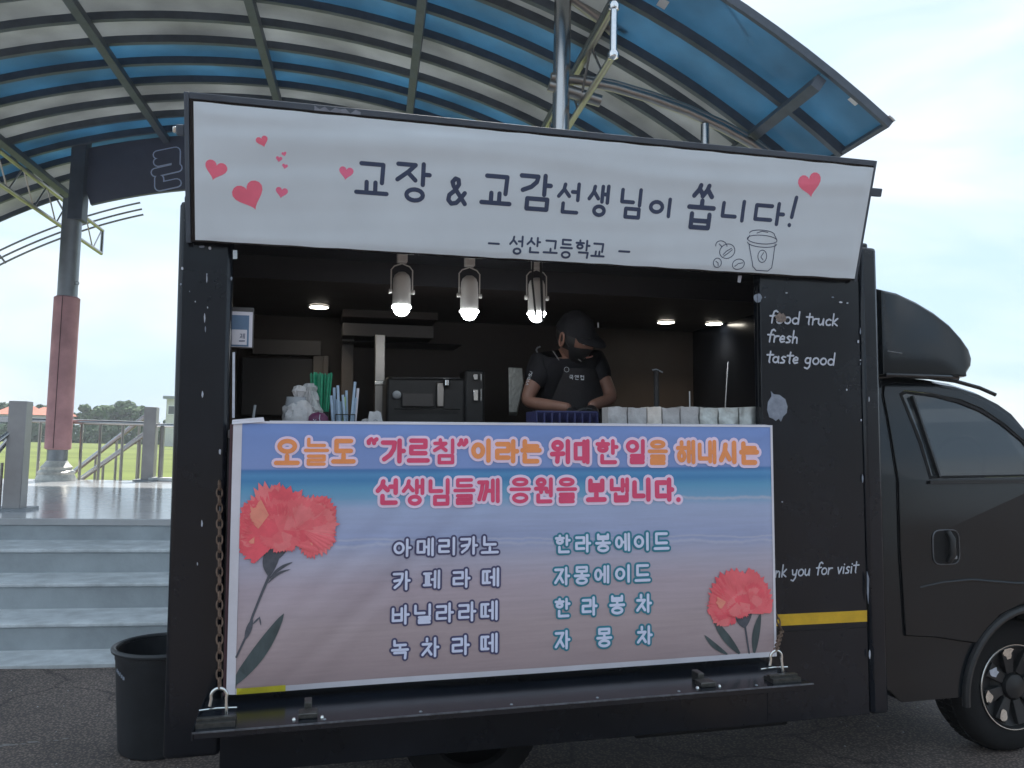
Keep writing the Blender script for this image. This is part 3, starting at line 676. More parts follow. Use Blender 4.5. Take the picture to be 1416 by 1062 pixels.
# inner cupboards and mullions along the back
def bx(name, p0, p1, Y, dy, m_, bev=.004, par=None):
    a = tp(*p0, Y); b = tp(*p1, Y); x0, x1 = sorted((a.x, b.x)); z0, z1 = sorted((a.z, b.z))
    return obj(name, MB().box((x0, Y, z0), (x1, Y+dy, z1)), m_, par or tk, bevel=bev)
bx('cabinet_rail', (349, 468), (444, 492), 1.58, .06, M['grey_in'])
bx('cabinet_post', (433, 492), (446, 575), 1.56, .06, M['grey_in'])
bx('cabinet_post', (447, 492), (453, 575), 1.54, .06, M['grey_in'])
bx('cabinet_door', (335, 494), (432, 575), 1.60, .03, M['truck_in'])
bx('cabinet_post', (473, 462), (488, 575), 1.50, .06, M['grey_in'])
bx('upper_cupboard', (474, 404), (608, 416), 1.30, .30, M['grey_in'])
bx('upper_cupboard', (474, 418), (606, 443), 1.32, .30, M['brown_in'])
bx('upper_cupboard', (474, 446), (600, 468), 1.34, .28, M['grey_in'])
bx('upper_cupboard', (474, 471), (640, 477), 1.36, .28, M['truck_in'])
bx('steel_upright', (519, 462), (531.5, 585), 1.20, .03, M['steel_warm'])
obj('upright_clip', MB().box((tp(519, 529, 1.19).x-.004, 1.185, tp(519, 532, 1.19).z), (tp(532, 529, 1.19).x+.004, 1.199, tp(519, 526, 1.19).z)), M['zinc'], tk, bevel=.002)
# thin white edge and marks on the hatch jamb
def decal(name, pts, m_, Y=-.0025, par=None, dep=.0022):
    q = [tp(x, y, Y) for x, y in pts]; mb = MB().prism([(p.x, p.z) for p in q], Y, Y+dep); return obj(name, mb, m_, par or tk, smooth=False)
decal('edge_strip', [(321.5, 487), (325, 487), (324.5, 578), (321, 578)], M['letterw'])
def blob(px, py, rx, ry, n=16, j=.25, seed=0):
    rnd = random.Random(seed); return [(px+rx*(1+rnd.uniform(-j, j))*math.cos(6.283*k/n), py+ry*(1+rnd.uniform(-j, j))*math.sin(6.283*k/n)) for k in range(n)]
decal('bare_patch', [(1066, 541), (1070, 545), (1078, 546), (1086, 552), (1089, 562), (1088, 571), (1083, 576), (1080, 583), (1077, 579), (1073, 582), (1069, 579), (1064, 577), (1061, 567), (1062, 556), (1067, 548)], M['chip'])
decal('bare_patch', blob(1048, 412, 5.5, 6.5, 14, .12, 2), M['chip'])
decal('bare_patch', blob(1079, 439.5, 7.5, 6.5, 18, .3, 5), M['rustchip'], Y=-.0065, dep=.001)
decal('bare_patch', [(1176, 374), (1183, 377), (1185, 384), (1181, 381), (1176, 379)], M['chip'])
decal('bare_patch', [(1199, 790), (1202, 800), (1201, 835), (1199, 820)], M['chip'], Y=-.0145)
for k, (x, y, a, b) in enumerate([(1190, 458, .7, 4), (1187, 472, 1.2, 2.2), (1190, 498, .8, 1), (1190, 503, .5, 2), (1171, 539, 1, 1.3), (1202, 552, .6, 3.5), (1193, 662, 1, 5), (1191, 581, .8, 1.5), (1082, 694, 1.2, 1), (1058, 411, .8, .8), (1163, 418, 2.5, 1.2), (1172, 419, 1.5, 1.2), (1152, 411, 2, .8), (1088, 405, 1.5, .8), (287, 425, .7, 1.5), (279, 341, 4, 1.5), (290, 343, 2.5, 2), (252, 371, 1.5, 2.2), (250, 393, 1, 1.5), (286, 385, .8, 6), (283, 440, 1, 6), (284, 455, .8, 4), (280, 545, 1.3, 5), (270, 417, 1, 1), (262, 403, .7, 1), (286, 379, .8, 1), (279, 724, 1.2, 4.5), (304, 706, .8, 5), (273, 780, .7, 2.5), (304, 625, 2, 4), (320, 385, 1.4, 2.5), (1203, 905, 1, 6), (1176, 380, 1.5, 1), (1040, 916, 1, 1)]):
    decal('paint_chip', blob(x, y, a, b, 7, .3, k+20), M['letterw'] if k % 3 else M['chip'], Y=-.0145 if x > 1195 else -.0065)
decal('hinge_tag', [(322, 346), (328, 346), (328, 358), (322, 358)], M['steel'], Y=-.0065)
decal('hinge_tag', [(1021, 381), (1026, 381), (1024, 391), (1020, 390)], M['letterw'], Y=-.0065)
# yellow reflective band, seams
decal('reflective_band', [(1060, 850.5), (1199, 844), (1199, 859.5), (1060, 866.5)], M['yellow'])
decal('panel_seam', [(1046.5, 395), (1047.5, 395), (1050, 590), (1049, 590)], M['gap'])
decal('panel_seam', [(1075, 873), (1198, 867), (1198, 868), (1075, 874)], M['gap'])
# hand lettering on the side
def fs2(u, v, e): return Vector((u, -.0035-e, v))
def latin(text, p0, p1, xh_px, wpx, par, slant=.16, surf=fs2, name='lettering', jitter=0, lift=0):
    a = tp(*p0); b = tp(*p1); adv = sum(LAT[c][1] for c in text)-.12; L = (b-a).length; k = L/adv
    kk = (tp(p0[0], p0[1]).z-tp(p0[0], p0[1]+xh_px).z)/.55     # em height from x-height
    dx = (b-a)/L; u = 0; rnd = random.Random(len(text))
    w = (tp(p0[0]+wpx, p0[1])-a).length
    for c in text:
        jy = rnd.uniform(-1, 1)*.012*jitter; pr = Print(surf, .03)
        for st_ in LAT[c][0]:
            pts = [(a.x+dx.x*(u+x)*k+slant*(1-y)*kk*.55, a.z+dx.z*(u+x)*k+(1-y)*kk+jy) for x, y in st_]; pr.stroke(pts, w, lift)
        u += LAT[c][1]
        if pr.mb.v: pr.done('letter', M['letterw'], par)
latin('food truck', (1063, 446.5), (1156, 450.5), 9.5, 2.2, tk, slant=.30)
latin('fresh', (1060, 472.5), (1102, 474.5), 9.5, 2.2, tk, slant=.30)
latin('taste good', (1059, 501), (1152, 505), 9.5, 2.2, tk, slant=.30)
latin('nk you for visit', (1071, 798), (1184, 791.5), 9.5, 1.9, tk, slant=.30)
# underbody: chassis, rear wheel, mudguard
obj('chassis', MB().box((XL+.25, .55, .33), (3.3, 1.25, .46)), M['gap'], tk)
def wheel(cx, cy, cz, r, wd, name, hub=True):
    w = obj(name, MB().lathe([(r*.60, cy+.03), (r*.63, cy-.004), (r*.70, cy-.008), (r*.86, cy-.006), (r*.95, cy+.012), (r*.992, cy+.04), (r, cy+.06), (r, cy+wd-.05), (r*.96, cy+wd), (r*.6, cy+wd)], (cx, 0, cz), 56, 'y'), M['rubber'], tk)
    for k in range(54):
        a = 6.283*k/54; c = Vector((cx+r*math.cos(a), 0, cz+r*math.sin(a)))
    tb = MB()
    for k in range(60):
        a = 6.2832*k/60; ca, sa_ = math.cos(a), math.sin(a)
        for y0 in (cy+.055, cy+.105): 
            p0 = Vector((cx+ca*(r-.004), y0, cz+sa_*(r-.004))); tg = Vector((-sa_, 0, ca)); rd = Vector((ca, 0, sa_))
            vs = [p0+tg*s*.010+Vector((0, q*.04, 0))+rd*h for h in (0, .010) for s, q in ((-1, 0), (1, 0), (1, 1), (-1, 1))]
            tb.add(vs, [(0, 1, 2, 3), (4, 7, 6, 5), (0, 4, 5, 1), (1, 5, 6, 2), (2, 6, 7, 3), (3, 7, 4, 0)])
    obj('tread_block', tb, M['rubber'], w, smooth=False, kind='stuff')
    if hub:
        rr = r*.63
        rim = obj('rim', MB().lathe([(rr*1.0, cy+.02), (rr, cy-.010), (rr*.965, cy-.014), (rr*.93, cy+.004), (rr*.5, cy+.038), (rr*.30, cy+.02), (0.001, cy+.018)], (cx, 0, cz), 48, 'y'), M['blackpl'], w)
        for k in range(8):      # hub-cap spokes with worn silver faces
            a0 = 6.283*(k+.3)/8; sp_ = MB()
            def pt(rr_, a_, y_): return (cx+rr_*math.cos(a_), cy+y_, cz+rr_*math.sin(a_))
            vs = [pt(rr*.34, a0-.30, .004), pt(rr*.34, a0+.30, .004), pt(rr*.90, a0+.20, -.012), pt(rr*.90, a0-.20, -.012), pt(rr*.34, a0-.30, .03), pt(rr*.34, a0+.30, .03), pt(rr*.90, a0+.20, .02), pt(rr*.90, a0-.20, .02)]
            sp_.add(vs, [(0, 1, 2, 3), (4, 7, 6, 5), (0, 4, 5, 1), (1, 5, 6, 2), (2, 6, 7, 3), (3, 7, 4, 0)])
            obj('spoke', sp_, M['blackpl'], w, bevel=.003)
            rnd = random.Random(k*7+3); pl = MB(); n = 12; vs = []
            for q in range(n):
                t = 6.283*q/n; jr = 1+rnd.uniform(-.3, .3)
                rad = rr*(.74 if k % 2 else .82)+rr*.13*math.cos(t)*jr; ang = a0+.17*math.sin(t)*jr+rnd.uniform(-.03, .03)
                vs.append(Vector(pt(rad, ang, -.0035-.0095*(rad/rr-.34)/.56*1.2)))
            pl.add(vs, [tuple(range(n))]); 
            if k not in (6,): obj('silver_flake', pl, M['letterw'] if k % 3 == 0 else M['zinc'], w, smooth=False)
        obj('hub_cap', MB().lathe([(rr*.30, cy+.01), (rr*.28, cy-.008), (rr*.12, cy-.02), (.001, cy-.021)], (cx, 0, cz), 24, 'y'), M['blackpl'], w)
        obj('rim_lip', MB().tube([(cx+rr*1.0*math.cos(6.283*k/64), cy-.010, cz+rr*1.0*math.sin(6.283*k/64)) for k in range(64)], .0035, 6, closed=True), M['zinc'], w)
    return w
WX = tp(1400, 955, .25).x+.01
wheel(WX, .25, .315, .318, .19, 'wheel')
wheel(.74, .42, .30, .305, .19, 'wheel', False)
wheel(WX, 1.30, .315, .318, .19, 'wheel', False); wheel(.78, 1.30, .30, .305, .19, 'wheel', False)

# ---- serving shelf below the hatch, held by chains
SH0, SH1, SY, SZ0 = -.293, 1.865, -.335, .598
obj('folding_shelf', MB().box((SH0, SY, SZ0-.022), (SH1, -.006, SZ0)), P_, tk, bevel=.003)
obj('shelf_edge', MB().box((SH0-.004, SY-.003, SZ0-.003), (SH1+.004, SY+.002, SZ0+.0015)), mat('edge_highlight', (.13, .14, .16), .45, .4, .5, 40), tk)  # thin pale strip stands in for the highlight along the front edge
obj('shelf_edge', MB().box((SH0-.006, SY, SZ0-.024), (SH0-.001, -.006, SZ0+.004)), P_, tk)
def hinge(px, py):
    d = ray(px, py); t = (SZ0 - CAMP.dot(TZ))/d.dot(TZ); q = CAMP+d*t; x = q.dot(TX); y = max(SY+.05, q.y)
    h = obj('shelf_bracket', MB().box((x-.030, y-.005, SZ0), (x+.030, y+.05, SZ0+.018)).box((x-.012, y+.052, SZ0), (x+.012, y+.11, SZ0+.035)), M['brass'], tk, bevel=.003)
    for s in (-1, 1): obj('rivet', MB().lathe([(.001, SZ0+.008), (.005, SZ0+.006), (.007, SZ0)], (x+s*.044, y+.0, 0), 8), M['zinc'], h)
for q in ((426, 1000), (987, 955)): hinge(*q)
for k in range(6):
    x = .1+k*.31; obj('rivet', MB().lathe([(.001, SZ0+.004), (.004, SZ0+.003), (.006, SZ0)], (x, SY+.03, 0), 8), M['galv'], tk)
def chain_set(x0, xtop, ytop, label, via=()):
    ch = thing('chain', label, 'chain', (x0, SY+.08, SZ0), TF)
    pl = MB()
    for k in range(4): pl.box((x0-.055, SY+.030+k*.022, SZ0), (x0+.062, SY+.050+k*.022, SZ0+.010+.014*math.sin(k*1.2+.4)))
    obj('hinge_plate', pl, M['brass'], ch, bevel=.003)
    obj('plate_edge', MB().tube([(x0-.055, SY+.115, SZ0+.03), (x0+.0, SY+.113, SZ0+.034), (x0+.06, SY+.115, SZ0+.031)], .0035, 6), M['zinc'], ch)
    u = []
    for k in range(13):
        a = -.3+3.74*k/12; u.append((x0+.005+.024*math.cos(a), SY+.105, SZ0+.075+.024*math.sin(a)))
    u = [(x0+.030, SY+.10, SZ0+.012)]+u[0:]+([(x0-.022, SY+.105, SZ0+.045)])
    obj('shackle', MB().tube(u, .0055, 10), M['zinc'], ch)
    path = [Vector((x0+.006, SY+.105, SZ0+.102))]+[Vector(p) for p in via]+[Vector((xtop, -.020, ytop))]
    for A, B in zip(path[:-1], path[1:]):
      L = (B-A).length; n = int(L/.0265); d = (B-A).normalized(); s1 = d.cross(Vector((0, 1, 0))).normalized(); s2 = d.cross(s1)
      for k in range(n):
          c = A+d*(L*(k+.45)/n)+Vector((0, 0, -.012*math.sin(math.pi*(k+.5)/n)))*0; sd_ = s1*.94+s2*.34 if k % 2 else s2*.9+s1*.2
          sd_.normalize(); pts = []
          for q in range(14):
              a = 2*math.pi*q/14; ca, sa_ = math.cos(a), math.sin(a)
              pts.append(c+d*(.0105*(1 if sa_ > 0 else -1)*(abs(sa_)**.7)+.0065*sa_)+sd_*.0095*ca)
          obj('link', MB().tube(pts, .0030, 6, closed=True), M['rust'], ch)
    return ch
xc0 = tp(300, 975, SY+.1).x
chain_set(xc0, -.268, 1.35, 'rusty chain left of the beach banner holding up the folding shelf')
chain_set(1.775, 1.80, 1.50, 'chain hooked to the right end of the shelf, mostly behind the beach banner', [(1.925, -.040, .72), (1.90, -.036, .80)])

# ---- raised hatch flap with the long banner
FL = thing('hatch_flap', 'black hatch flap raised above the serving opening, carrying the long white banner', 'hatch', (1, 0, 2.20), TF)
b0 = Vector((0, -.045, 2.197)); t0 = Vector((0, -.185, 2.640)); fd = (t0-b0); FH = fd.length; fd.normalize(); fn = Vector((0, -fd.z, fd.y))   # outward normal (towards viewer)
FX0, FX1 = -.378, 2.312
def flp(u, v, e): p = b0+fd*v+fn*e; return Vector((u, p.y, p.z))
def flbox(u0, v0, u1, v1, e0, e1):
    vs = [flp(u, v, e) for e in (e0, e1) for u, v in ((u0, v0), (u1, v0), (u1, v1), (u0, v1))]
    return MB().add(vs, [(0, 1, 2, 3), (4, 7, 6, 5), (0, 4, 5, 1), (1, 5, 6, 2), (2, 6, 7, 3), (3, 7, 4, 0)])
obj('flap_panel', flbox(FX0-.018, -.01, FX1+.012, FH+.026, -.050, -.016), P_, FL, bevel=.004)
obj('flap_edge', flbox(FX0-.022, -.012, FX0-.006, FH+.030, -.052, -.006), M['frame'], FL, bevel=.002)
obj('flap_edge', flbox(FX0-.005, FH+.008, FX1+.004, FH+.030, -.052, -.006), M['frame'], FL, bevel=.002)
obj('flap_edge', flbox(FX1+.005, -.012, FX1+.018, FH+.030, -.052, -.010), M['frame'], FL, bevel=.002)
obj('latch', flbox(FX0-.050, FH-.115, FX0-.022, FH-.078, -.045, -.015), M['frame'], FL, bevel=.004)
obj('latch_pin', flbox(FX0-.062, FH-.107, FX0-.049, FH-.086, -.038, -.022), M['zinc'], FL, bevel=.003)
obj('latch', flbox(FX1+.018, FH-.115, FX1+.072, FH-.080, -.045, -.015), M['frame'], FL, bevel=.004)
rp = Print(lambda u, v, e: flp(u, v, e), .1)
rp.poly([(.03+.16*k/9+.0, FH+.010+(.018*random.random() if k % 2 else .016)) for k in range(10)]+[(.19-.16*k/5, FH+.010) for k in range(6)], -.0055)
rp.done('peeled_tape', M['chip'], FL)

bn = thing('banner', 'long white banner with dark Korean lettering, red hearts and a coffee cup drawing', 'banner', (1, -.06, 2.20), TF)
BX0, BX1, BY0, BY1 = -.368, 2.308, .0, FH
def wav(u, v):
    n = mnoise.noise(Vector((u*2.2, v*7.0, 1.7)))*.0045+mnoise.noise(Vector((u*.9, v*16.0-u*1.3, 5)))*.003
    n += .004*math.exp(-((v-FH*.80-.02*math.sin(u*3))/.035)**2)
    e = min(1, min(u-BX0, BX1-u, v-BY0+.02, BY1-v)/.04+.05); return .003+(n+.006)*max(0, e)
def bsurf(u, v, e): return flp(u, v, wav(u, v)+.0006+e)
mb = MB(); nx, ny = 260, 56
vs = [flp(BX0+(BX1-BX0)*i/nx, BY0+(BY1-BY0)*j/ny+(.0025*mnoise.noise(Vector((i*.11, 0, 3))) if j in (0, ny) else 0), wav(BX0+(BX1-BX0)*i/nx, BY0+(BY1-BY0)*j/ny)) for j in range(ny+1) for i in range(nx+1)]
mb.add(vs, [(j*(nx+1)+i, j*(nx+1)+i+1, (j+1)*(nx+1)+i+1, (j+1)*(nx+1)+i) for j in range(ny) for i in range(nx)])
M['banner'] = mat('white_banner_vinyl', (.66, .735, .80), .38, 0, .04, 4, .04, 12)
obj('cloth', mb, M['banner'], bn, fixn=False)
# printed matter: positions measured on the flap plane
def buv(x, y):
    d = ray(x, y); dl = Vector((d.dot(TX), d.y, d.dot(TZ))); cl = Vector((CAMP.dot(TX), CAMP.y, CAMP.dot(TZ)))
    t = (b0-cl).dot(fn)/dl.dot(fn); q = cl+dl*t; return (q.x, (q-b0).dot(fd))
L1 = [('교', (490, 223, 538, 271)), ('장', (546, 223, 596, 280)), ('&', (616, 244, 646, 285)), ('교', (663, 240, 708, 285)), ('감', (716, 239, 763, 292)),
      ('선', (769, 251, 803, 296)), ('생', (811, 254, 843, 300)), ('님', (856, 259, 888, 303)), ('이', (896, 272, 929, 301)), ('쏩', (949, 253, 989, 318)),
      ('니', (996, 275, 1031, 307)), ('다', (1041, 278, 1084, 312)), ('!', (1086, 270, 1104, 317))]
L2 = [('-', (675, 334, 689, 339)), ('성', (703, 325, 724, 352)), ('산', (727, 327, 747, 350)), ('고', (750, 331, 771, 351)), ('등', (773, 330, 791, 357.5)),
      ('학', (794, 331, 815, 357.5)), ('교', (816, 335, 836, 356)), ('-', (855, 345, 869, 350))]
def shearbox(conv, b, nb=None): return pxbox(conv, b)
for L, wpx, wsm in ((L1, 6.0, 5.0), (L2, 2.8, 2.8)):
    for ch, b in L:
        pr = Print(bsurf); u0_, v0_, u1_, v1_ = pxbox(buv, b); w = (u1_-u0_)/(b[2]-b[0])*(wsm if ch in '선생님이니다!' else wpx)
        if ch == '-': pr.stroke([(u0_, (v0_+v1_)/2), (u1_, (v0_+v1_)/2)], w, 0)
        else: pr.glyph(ch, u0_, v0_, u1_, v1_, w, 0, 0)
        pr.done('letter', M['dark_text'], bn)
def heart(pr, cx, cy, s, rot, lift):
    pts = []
    for k in range(28):
        t = 2*math.pi*k/28; x = 16*math.sin(t)**3; y = 13*math.cos(t)-5*math.cos(2*t)-2*math.cos(3*t)-math.cos(4*t)
        x, y = x*s/32, (y+1)*s/32; pts.append((cx+x*math.cos(rot)-y*math.sin(rot), cy+x*math.sin(rot)+y*math.cos(rot)))
    pr.fan((cx, cy), pts+[pts[0]], lift)
M['heart'] = mat('printed_heart_red', s2l(222, 96, 118, 1.5), .5, 0, .12, 9); M['heart2'] = mat('printed_heart_pink', s2l(205, 100, 130, 1.5), .5, 0, .1, 12)
for px, py, spx, rot, mm in ((298.5, 235, 31, -.25, 'heart'), (345, 270, 44, .42, 'heart'), (363, 195.5, 17, .35, 'heart'), (1118, 255, 32, .30, 'heart'), (393, 213, 7, .3, 'heart2'), (386, 220, 9, -.1, 'heart2'), (394, 230, 8, -.2, 'heart2'), (389.5, 266, 17, -.15, 'heart2'), (478.5, 239, 20, -.1, 'heart2')):
    pr = Print(bsurf); u, v = buv(px, py); sc_ = (buv(px+spx/2, py)[0]-buv(px-spx/2, py)[0]); heart(pr, u, v, sc_, rot, 0); pr.done('printed_heart', M[mm], bn)
# line drawing of a cup and beans
pr = Print(bsurf)
def pl(pts, w=1.1): q = [buv(x, y) for x, y in pts]; ww = (buv(700+w, 270)[0]-buv(700, 270)[0]); pr.stroke(q, ww, 0)
def pe(cx, cy, rx, ry, rot=0, n=20, a0=0, a1=360, w=1.1):
    pl([(cx+rx*math.cos(R(a))*math.cos(rot)-ry*math.sin(R(a))*math.sin(rot), cy+rx*math.cos(R(a))*math.sin(rot)+ry*math.sin(R(a))*math.cos(rot)) for a in [a0+(a1-a0)*k/n for k in range(n+1)]], w)
pe(1052, 323, 17, 5, .08, a0=175, a1=365); pl([(1035, 325), (1032, 331)]); pl([(1069, 325), (1072, 331)])
pe(1052, 331, 20.5, 6, .08); pe(1052, 336, 20, 5.5, .08, a0=0, a1=180); pl([(1034, 337), (1039, 368), (1044, 373.5), (1060, 374.5), (1065, 370), (1070, 337)])
pe(1052, 354, 6, 8.5, .1); pl([(1054, 349), (1050, 355), (1053, 359)]); pl([(1045, 322), (1052, 319.5), (1060, 321)])
pr.done('cup_drawing', M['dark_text'], bn); pr = Print(bsurf)
pe(1004, 347, 11, 9.5, -.6); pl([(998, 352), (1003, 347), (1010, 343)]); pl([(999, 354), (1005, 350), (1011, 345)]); pe(996, 340, 8, 7, .5, a0=150, a1=330); pe(990, 363, 5.5, 6.5, .2); pl([(988, 361), (991, 363), (991, 367)])
pe(1019, 365, 8.5, 7, -.4); pl([(1014, 368), (1019, 364), (1025, 363)]); pl([(993, 337), (997, 341)])
pr.done('bean_drawing', M['dark_text'], bn)

# ---- beach banner on the counter front
tb_ = thing('banner', 'beach picture banner with orange and pink Korean title, drinks menu and red carnations', 'banner', (.85, -.06, .62), TF)
YT = -.070
TX0, TX1, TZ0, TZ1 = tp(317.5, 772, YT-.006).x, tp(1072, 750, YT-.006).x, tp(313, 961, YT-.006).z, tp(322, 582, YT-.006).z
def twav(u, v):
    x = (u-TX0)/(TX1-TX0); z = (v-TZ0)/(TZ1-TZ0)
    n = .006*mnoise.noise(Vector((u*1.6, v*2.0, 9)))+.0022*mnoise.noise(Vector((u*6, v*6, 3)))
    for c, a, wd, am in ((.50, 1.0, .055, .009), (.33, 1.0, .045, .007), (.68, .9, .06, .006), (.12, 1.1, .05, .005)):   # diagonal drag folds at the lower left
        t = ((u-TX0)*.80-(v-TZ0)*a*.85+c*.42-.22); k = math.exp(-(t/wd)**2)*am*2.0; n += k*max(0, 1-x*1.6)*max(0, 1-abs(z-.45)*1.5)
    n += .004*math.exp(-((v-TZ1+.03)/.02)**2)*mnoise.noise(Vector((u*9, 0, 2)))
    e = max(0, min(1, min(u-TX0, TX1-u, TZ1-v, v-TZ0+.03)/.05)); return (n+.006)*e
def tsurf(u, v, e): return Vector((u, YT-twav(u, v)-.0006-e, v))
nx, ny = 270, 120; mb = MB()
vs = []
for j in range(ny+1):
    for i in range(nx+1):
        u = TX0+(TX1-TX0)*i/nx; v = TZ0+(TZ1-TZ0)*j/ny
        vs.append((u, YT-twav(u, v), v+(.002*mnoise.noise(Vector((i*.1, 0, 8))) if j in (0, ny) else 0)))
mb.add(vs, [(j*(nx+1)+i, j*(nx+1)+i+1, (j+1)*(nx+1)+i+1, (j+1)*(nx+1)+i) for j in range(ny) for i in range(nx)])
def beach():
    Mt = bpy.data.materials.new('beach_print'); Mt.use_nodes = True; t = Mt.node_tree; b = t.nodes['Principled BSDF']; b.inputs['Roughness'].default_value = .45
    b.inputs['Specular IOR Level'].default_value = .35
    tcn = t.nodes.new('ShaderNodeTexCoord'); sep = t.nodes.new('ShaderNodeSeparateXYZ'); t.links.new(tcn.outputs['Object'], sep.inputs['Vector'])
    def mathn(op, a, b_=None, c=None):
        n = t.nodes.new('ShaderNodeMath'); n.operation = op
        for i, v in enumerate((a, b_, c)):
            if v is None: continue
            if isinstance(v, (int, float)): n.inputs[i].default_value = v
            else: t.links.new(v, n.inputs[i])
        return n.outputs[0]
    def noise(scale, vec, det=6, rough=.6):
        mpn = t.nodes.new('ShaderNodeMapping'); mpn.inputs['Scale'].default_value = vec; t.links.new(tcn.outputs['Object'], mpn.inputs['Vector'])
        n = t.nodes.new('ShaderNodeTexNoise'); n.inputs['Scale'].default_value = scale; n.inputs['Detail'].default_value = det; n.inputs['Roughness'].default_value = rough
        t.links.new(mpn.outputs['Vector'], n.inputs['Vector']); return n.outputs['Fac']
    # z' = height fraction 0 bottom 1 top, tilted gently and wobbling like the shore
    z = mathn('DIVIDE', mathn('SUBTRACT', sep.outputs['Z'], TZ0-.62), TZ1-TZ0)
    wob = mathn('MULTIPLY', mathn('SUBTRACT', noise(2.0, (1, 1, .6)), .5), .05)
    below = mathn('MINIMUM', mathn('MAXIMUM', mathn('DIVIDE', mathn('SUBTRACT', .74, z), .15), 0), 1)
    zz = mathn('ADD', z, mathn('MULTIPLY', wob, below))
    zz = mathn('ADD', zz, mathn('MULTIPLY', mathn('MULTIPLY', sep.outputs['X'], .014), below))
    rp_ = t.nodes.new('ShaderNodeValToRGB'); e = rp_.color_ramp.elements; tint = lambda c: tuple(v*k for v, k in zip(s2l(*c), (1.66, 1.76, 1.56)))+(1,)
    stops = [(0.0, (134, 114, 122)), (.20, (144, 126, 136)), (.36, (148, 132, 148)), (.45, (146, 138, 160)), (.50, (138, 136, 164)), (.52, (128, 132, 168)), (.60, (134, 138, 172)), (.66, (136, 142, 176)), (.70, (100, 132, 168)), (.74, (84, 128, 166)), (.775, (62, 108, 156)), (.795, (74, 118, 164)), (.815, (62, 98, 150)), (.822, (108, 122, 172)), (.90, (104, 120, 172)), (1.0, (96, 114, 168))]
    e[0].position = stops[0][0]; e[0].color = tint(stops[0][1]); e[1].position = 1; e[1].color = tint(stops[-1][1])
    for p_, c in stops[1:-1]:
        n = e.new(p_); n.color = tint(c)
    t.links.new(zz, rp_.inputs['Fac'])
    # fine horizontal ripples and grain
    rip = noise(9.0, (.35, 1, 7), 8, .7); amt = mathn('MULTIPLY', mathn('SUBTRACT', rip, .5), .34)
    gr = noise(60, (1, 1, 2), 4, .7)
    val = mathn('ADD', 1.0, mathn('ADD', mathn('MULTIPLY', amt, mathn('ADD', below, .12)), mathn('MULTIPLY', mathn('SUBTRACT', gr, .5), .10)))
    hs = t.nodes.new('ShaderNodeHueSaturation'); t.links.new(rp_.outputs['Color'], hs.inputs['Color']); t.links.new(val, hs.inputs['Value'])
    # foam lines
    def foam(z0, wd, ns_, prev, msk=None):
        jag = mathn('MULTIPLY', mathn('SUBTRACT', noise(ns_, (1, 1, .2), 8, .7), .5), wd*5)
        d_ = mathn('ABSOLUTE', mathn('SUBTRACT', mathn('ADD', zz, jag), z0)); f = mathn('MAXIMUM', mathn('SUBTRACT', 1, mathn('DIVIDE', d_, wd)), 0)
        f = mathn('MULTIPLY', f, mathn('ADD', noise(22, (1, 1, 1), 6, .8), .15))
        if msk is not None: f = mathn('MULTIPLY', f, msk)
        mx_ = t.nodes.new('ShaderNodeMix'); mx_.data_type = 'RGBA'; mx_.inputs['B'].default_value = (.56, .56, .66, 1); t.links.new(f, mx_.inputs['Factor']); t.links.new(prev, mx_.inputs['A']); return mx_.outputs['Result']
    right = mathn('MINIMUM', mathn('MAXIMUM', mathn('MULTIPLY', mathn('SUBTRACT', sep.outputs['X'], -.1), 2.0), .12), 1)
    c = foam(.690, .009, 6, hs.outputs['Color'], right); c = foam(.517, .010, 4, c); c = foam(.535, .006, 7, c)
    t.links.new(c, b.inputs['Base Color']); return Mt
M['beach'] = beach()
obj('cloth', mb, M['beach'], tb_, fixn=False)
def pr_rect(u0, v0, u1, v1, m_, name, lift=.0, par=tb_, surf=tsurf):
    pr = Print(surf); nx_ = max(1, int((u1-u0)/.02)); ny_ = max(1, int((v1-v0)/.02))
    pr.mb.add([surf(u0+(u1-u0)*i/nx_, v0+(v1-v0)*j/ny_, lift) for j in range(ny_+1) for i in range(nx_+1)], [(j*(nx_+1)+i, j*(nx_+1)+i+1, (j+1)*(nx_+1)+i+1, (j+1)*(nx_+1)+i) for j in range(ny_) for i in range(nx_)])
    return pr.done(name, m_, par)
pr_rect(TX0, TZ0, TX0+.030, TZ1, M['vinylw'], 'border', .001); pr_rect(TX1-.011, TZ0, TX1, TZ1, M['vinylw'], 'border', .001)
pr_rect(TX0+.031, TZ1-.008, TX1-.012, TZ1, M['vinylw'], 'border', .001); pr_rect(TX0+.031, TZ0, TX1-.012, TZ0+.020, M['vinylw'], 'border', .001)
pr_rect(TX0+.034, TZ0+.0, TX0+.195, TZ0+.022, M['yellow2'], 'yellow_tape', .0022)
obj('back_edge', MB().box((TX0-.012, -.05, TZ0-.01), (TX0-.001, -.0045, TZ1-.01)), mat('maroon_edge', (.09, .04, .05), .6, 0, .2, 20), tb_)
fo = MB(); fo.add([(TX0-.004, YT-.006, TZ1-.012), (TX0+.105, YT-.008, TZ1-.002), (TX0+.10, YT-.004, TZ1+.014), (TX0+.05, YT-.001, TZ1+.008), (TX0-.004, YT+.004, TZ1+.004), (TX0+.10, YT+.02, TZ1+.012), (TX0, YT+.03, TZ1+.002)], [(0, 1, 2, 3, 4), (3, 2, 5, 6, 4)])
obj('folded_corner', fo, M['vinylw'], tb_, smooth=False)
tl = MB(); rnd = random.Random(3)
for k in range(44):
    u = TX0+.12+(TX1-TX0-.13)*k/44; w = (TX1-TX0-.13)/44; tl.add([(u, YT-.002, TZ1-.001), (u+w, YT-.002, TZ1-.001), (u+w, -.03, TZ1+.003), (u, -.03, TZ1+.003)], [(0, 1, 2, 3)])
obj('top_hem', tl, M['vinylw'], tb_)
def tuv(x, y): q = tp(x, y, YT-.005); return (q.x, q.z)
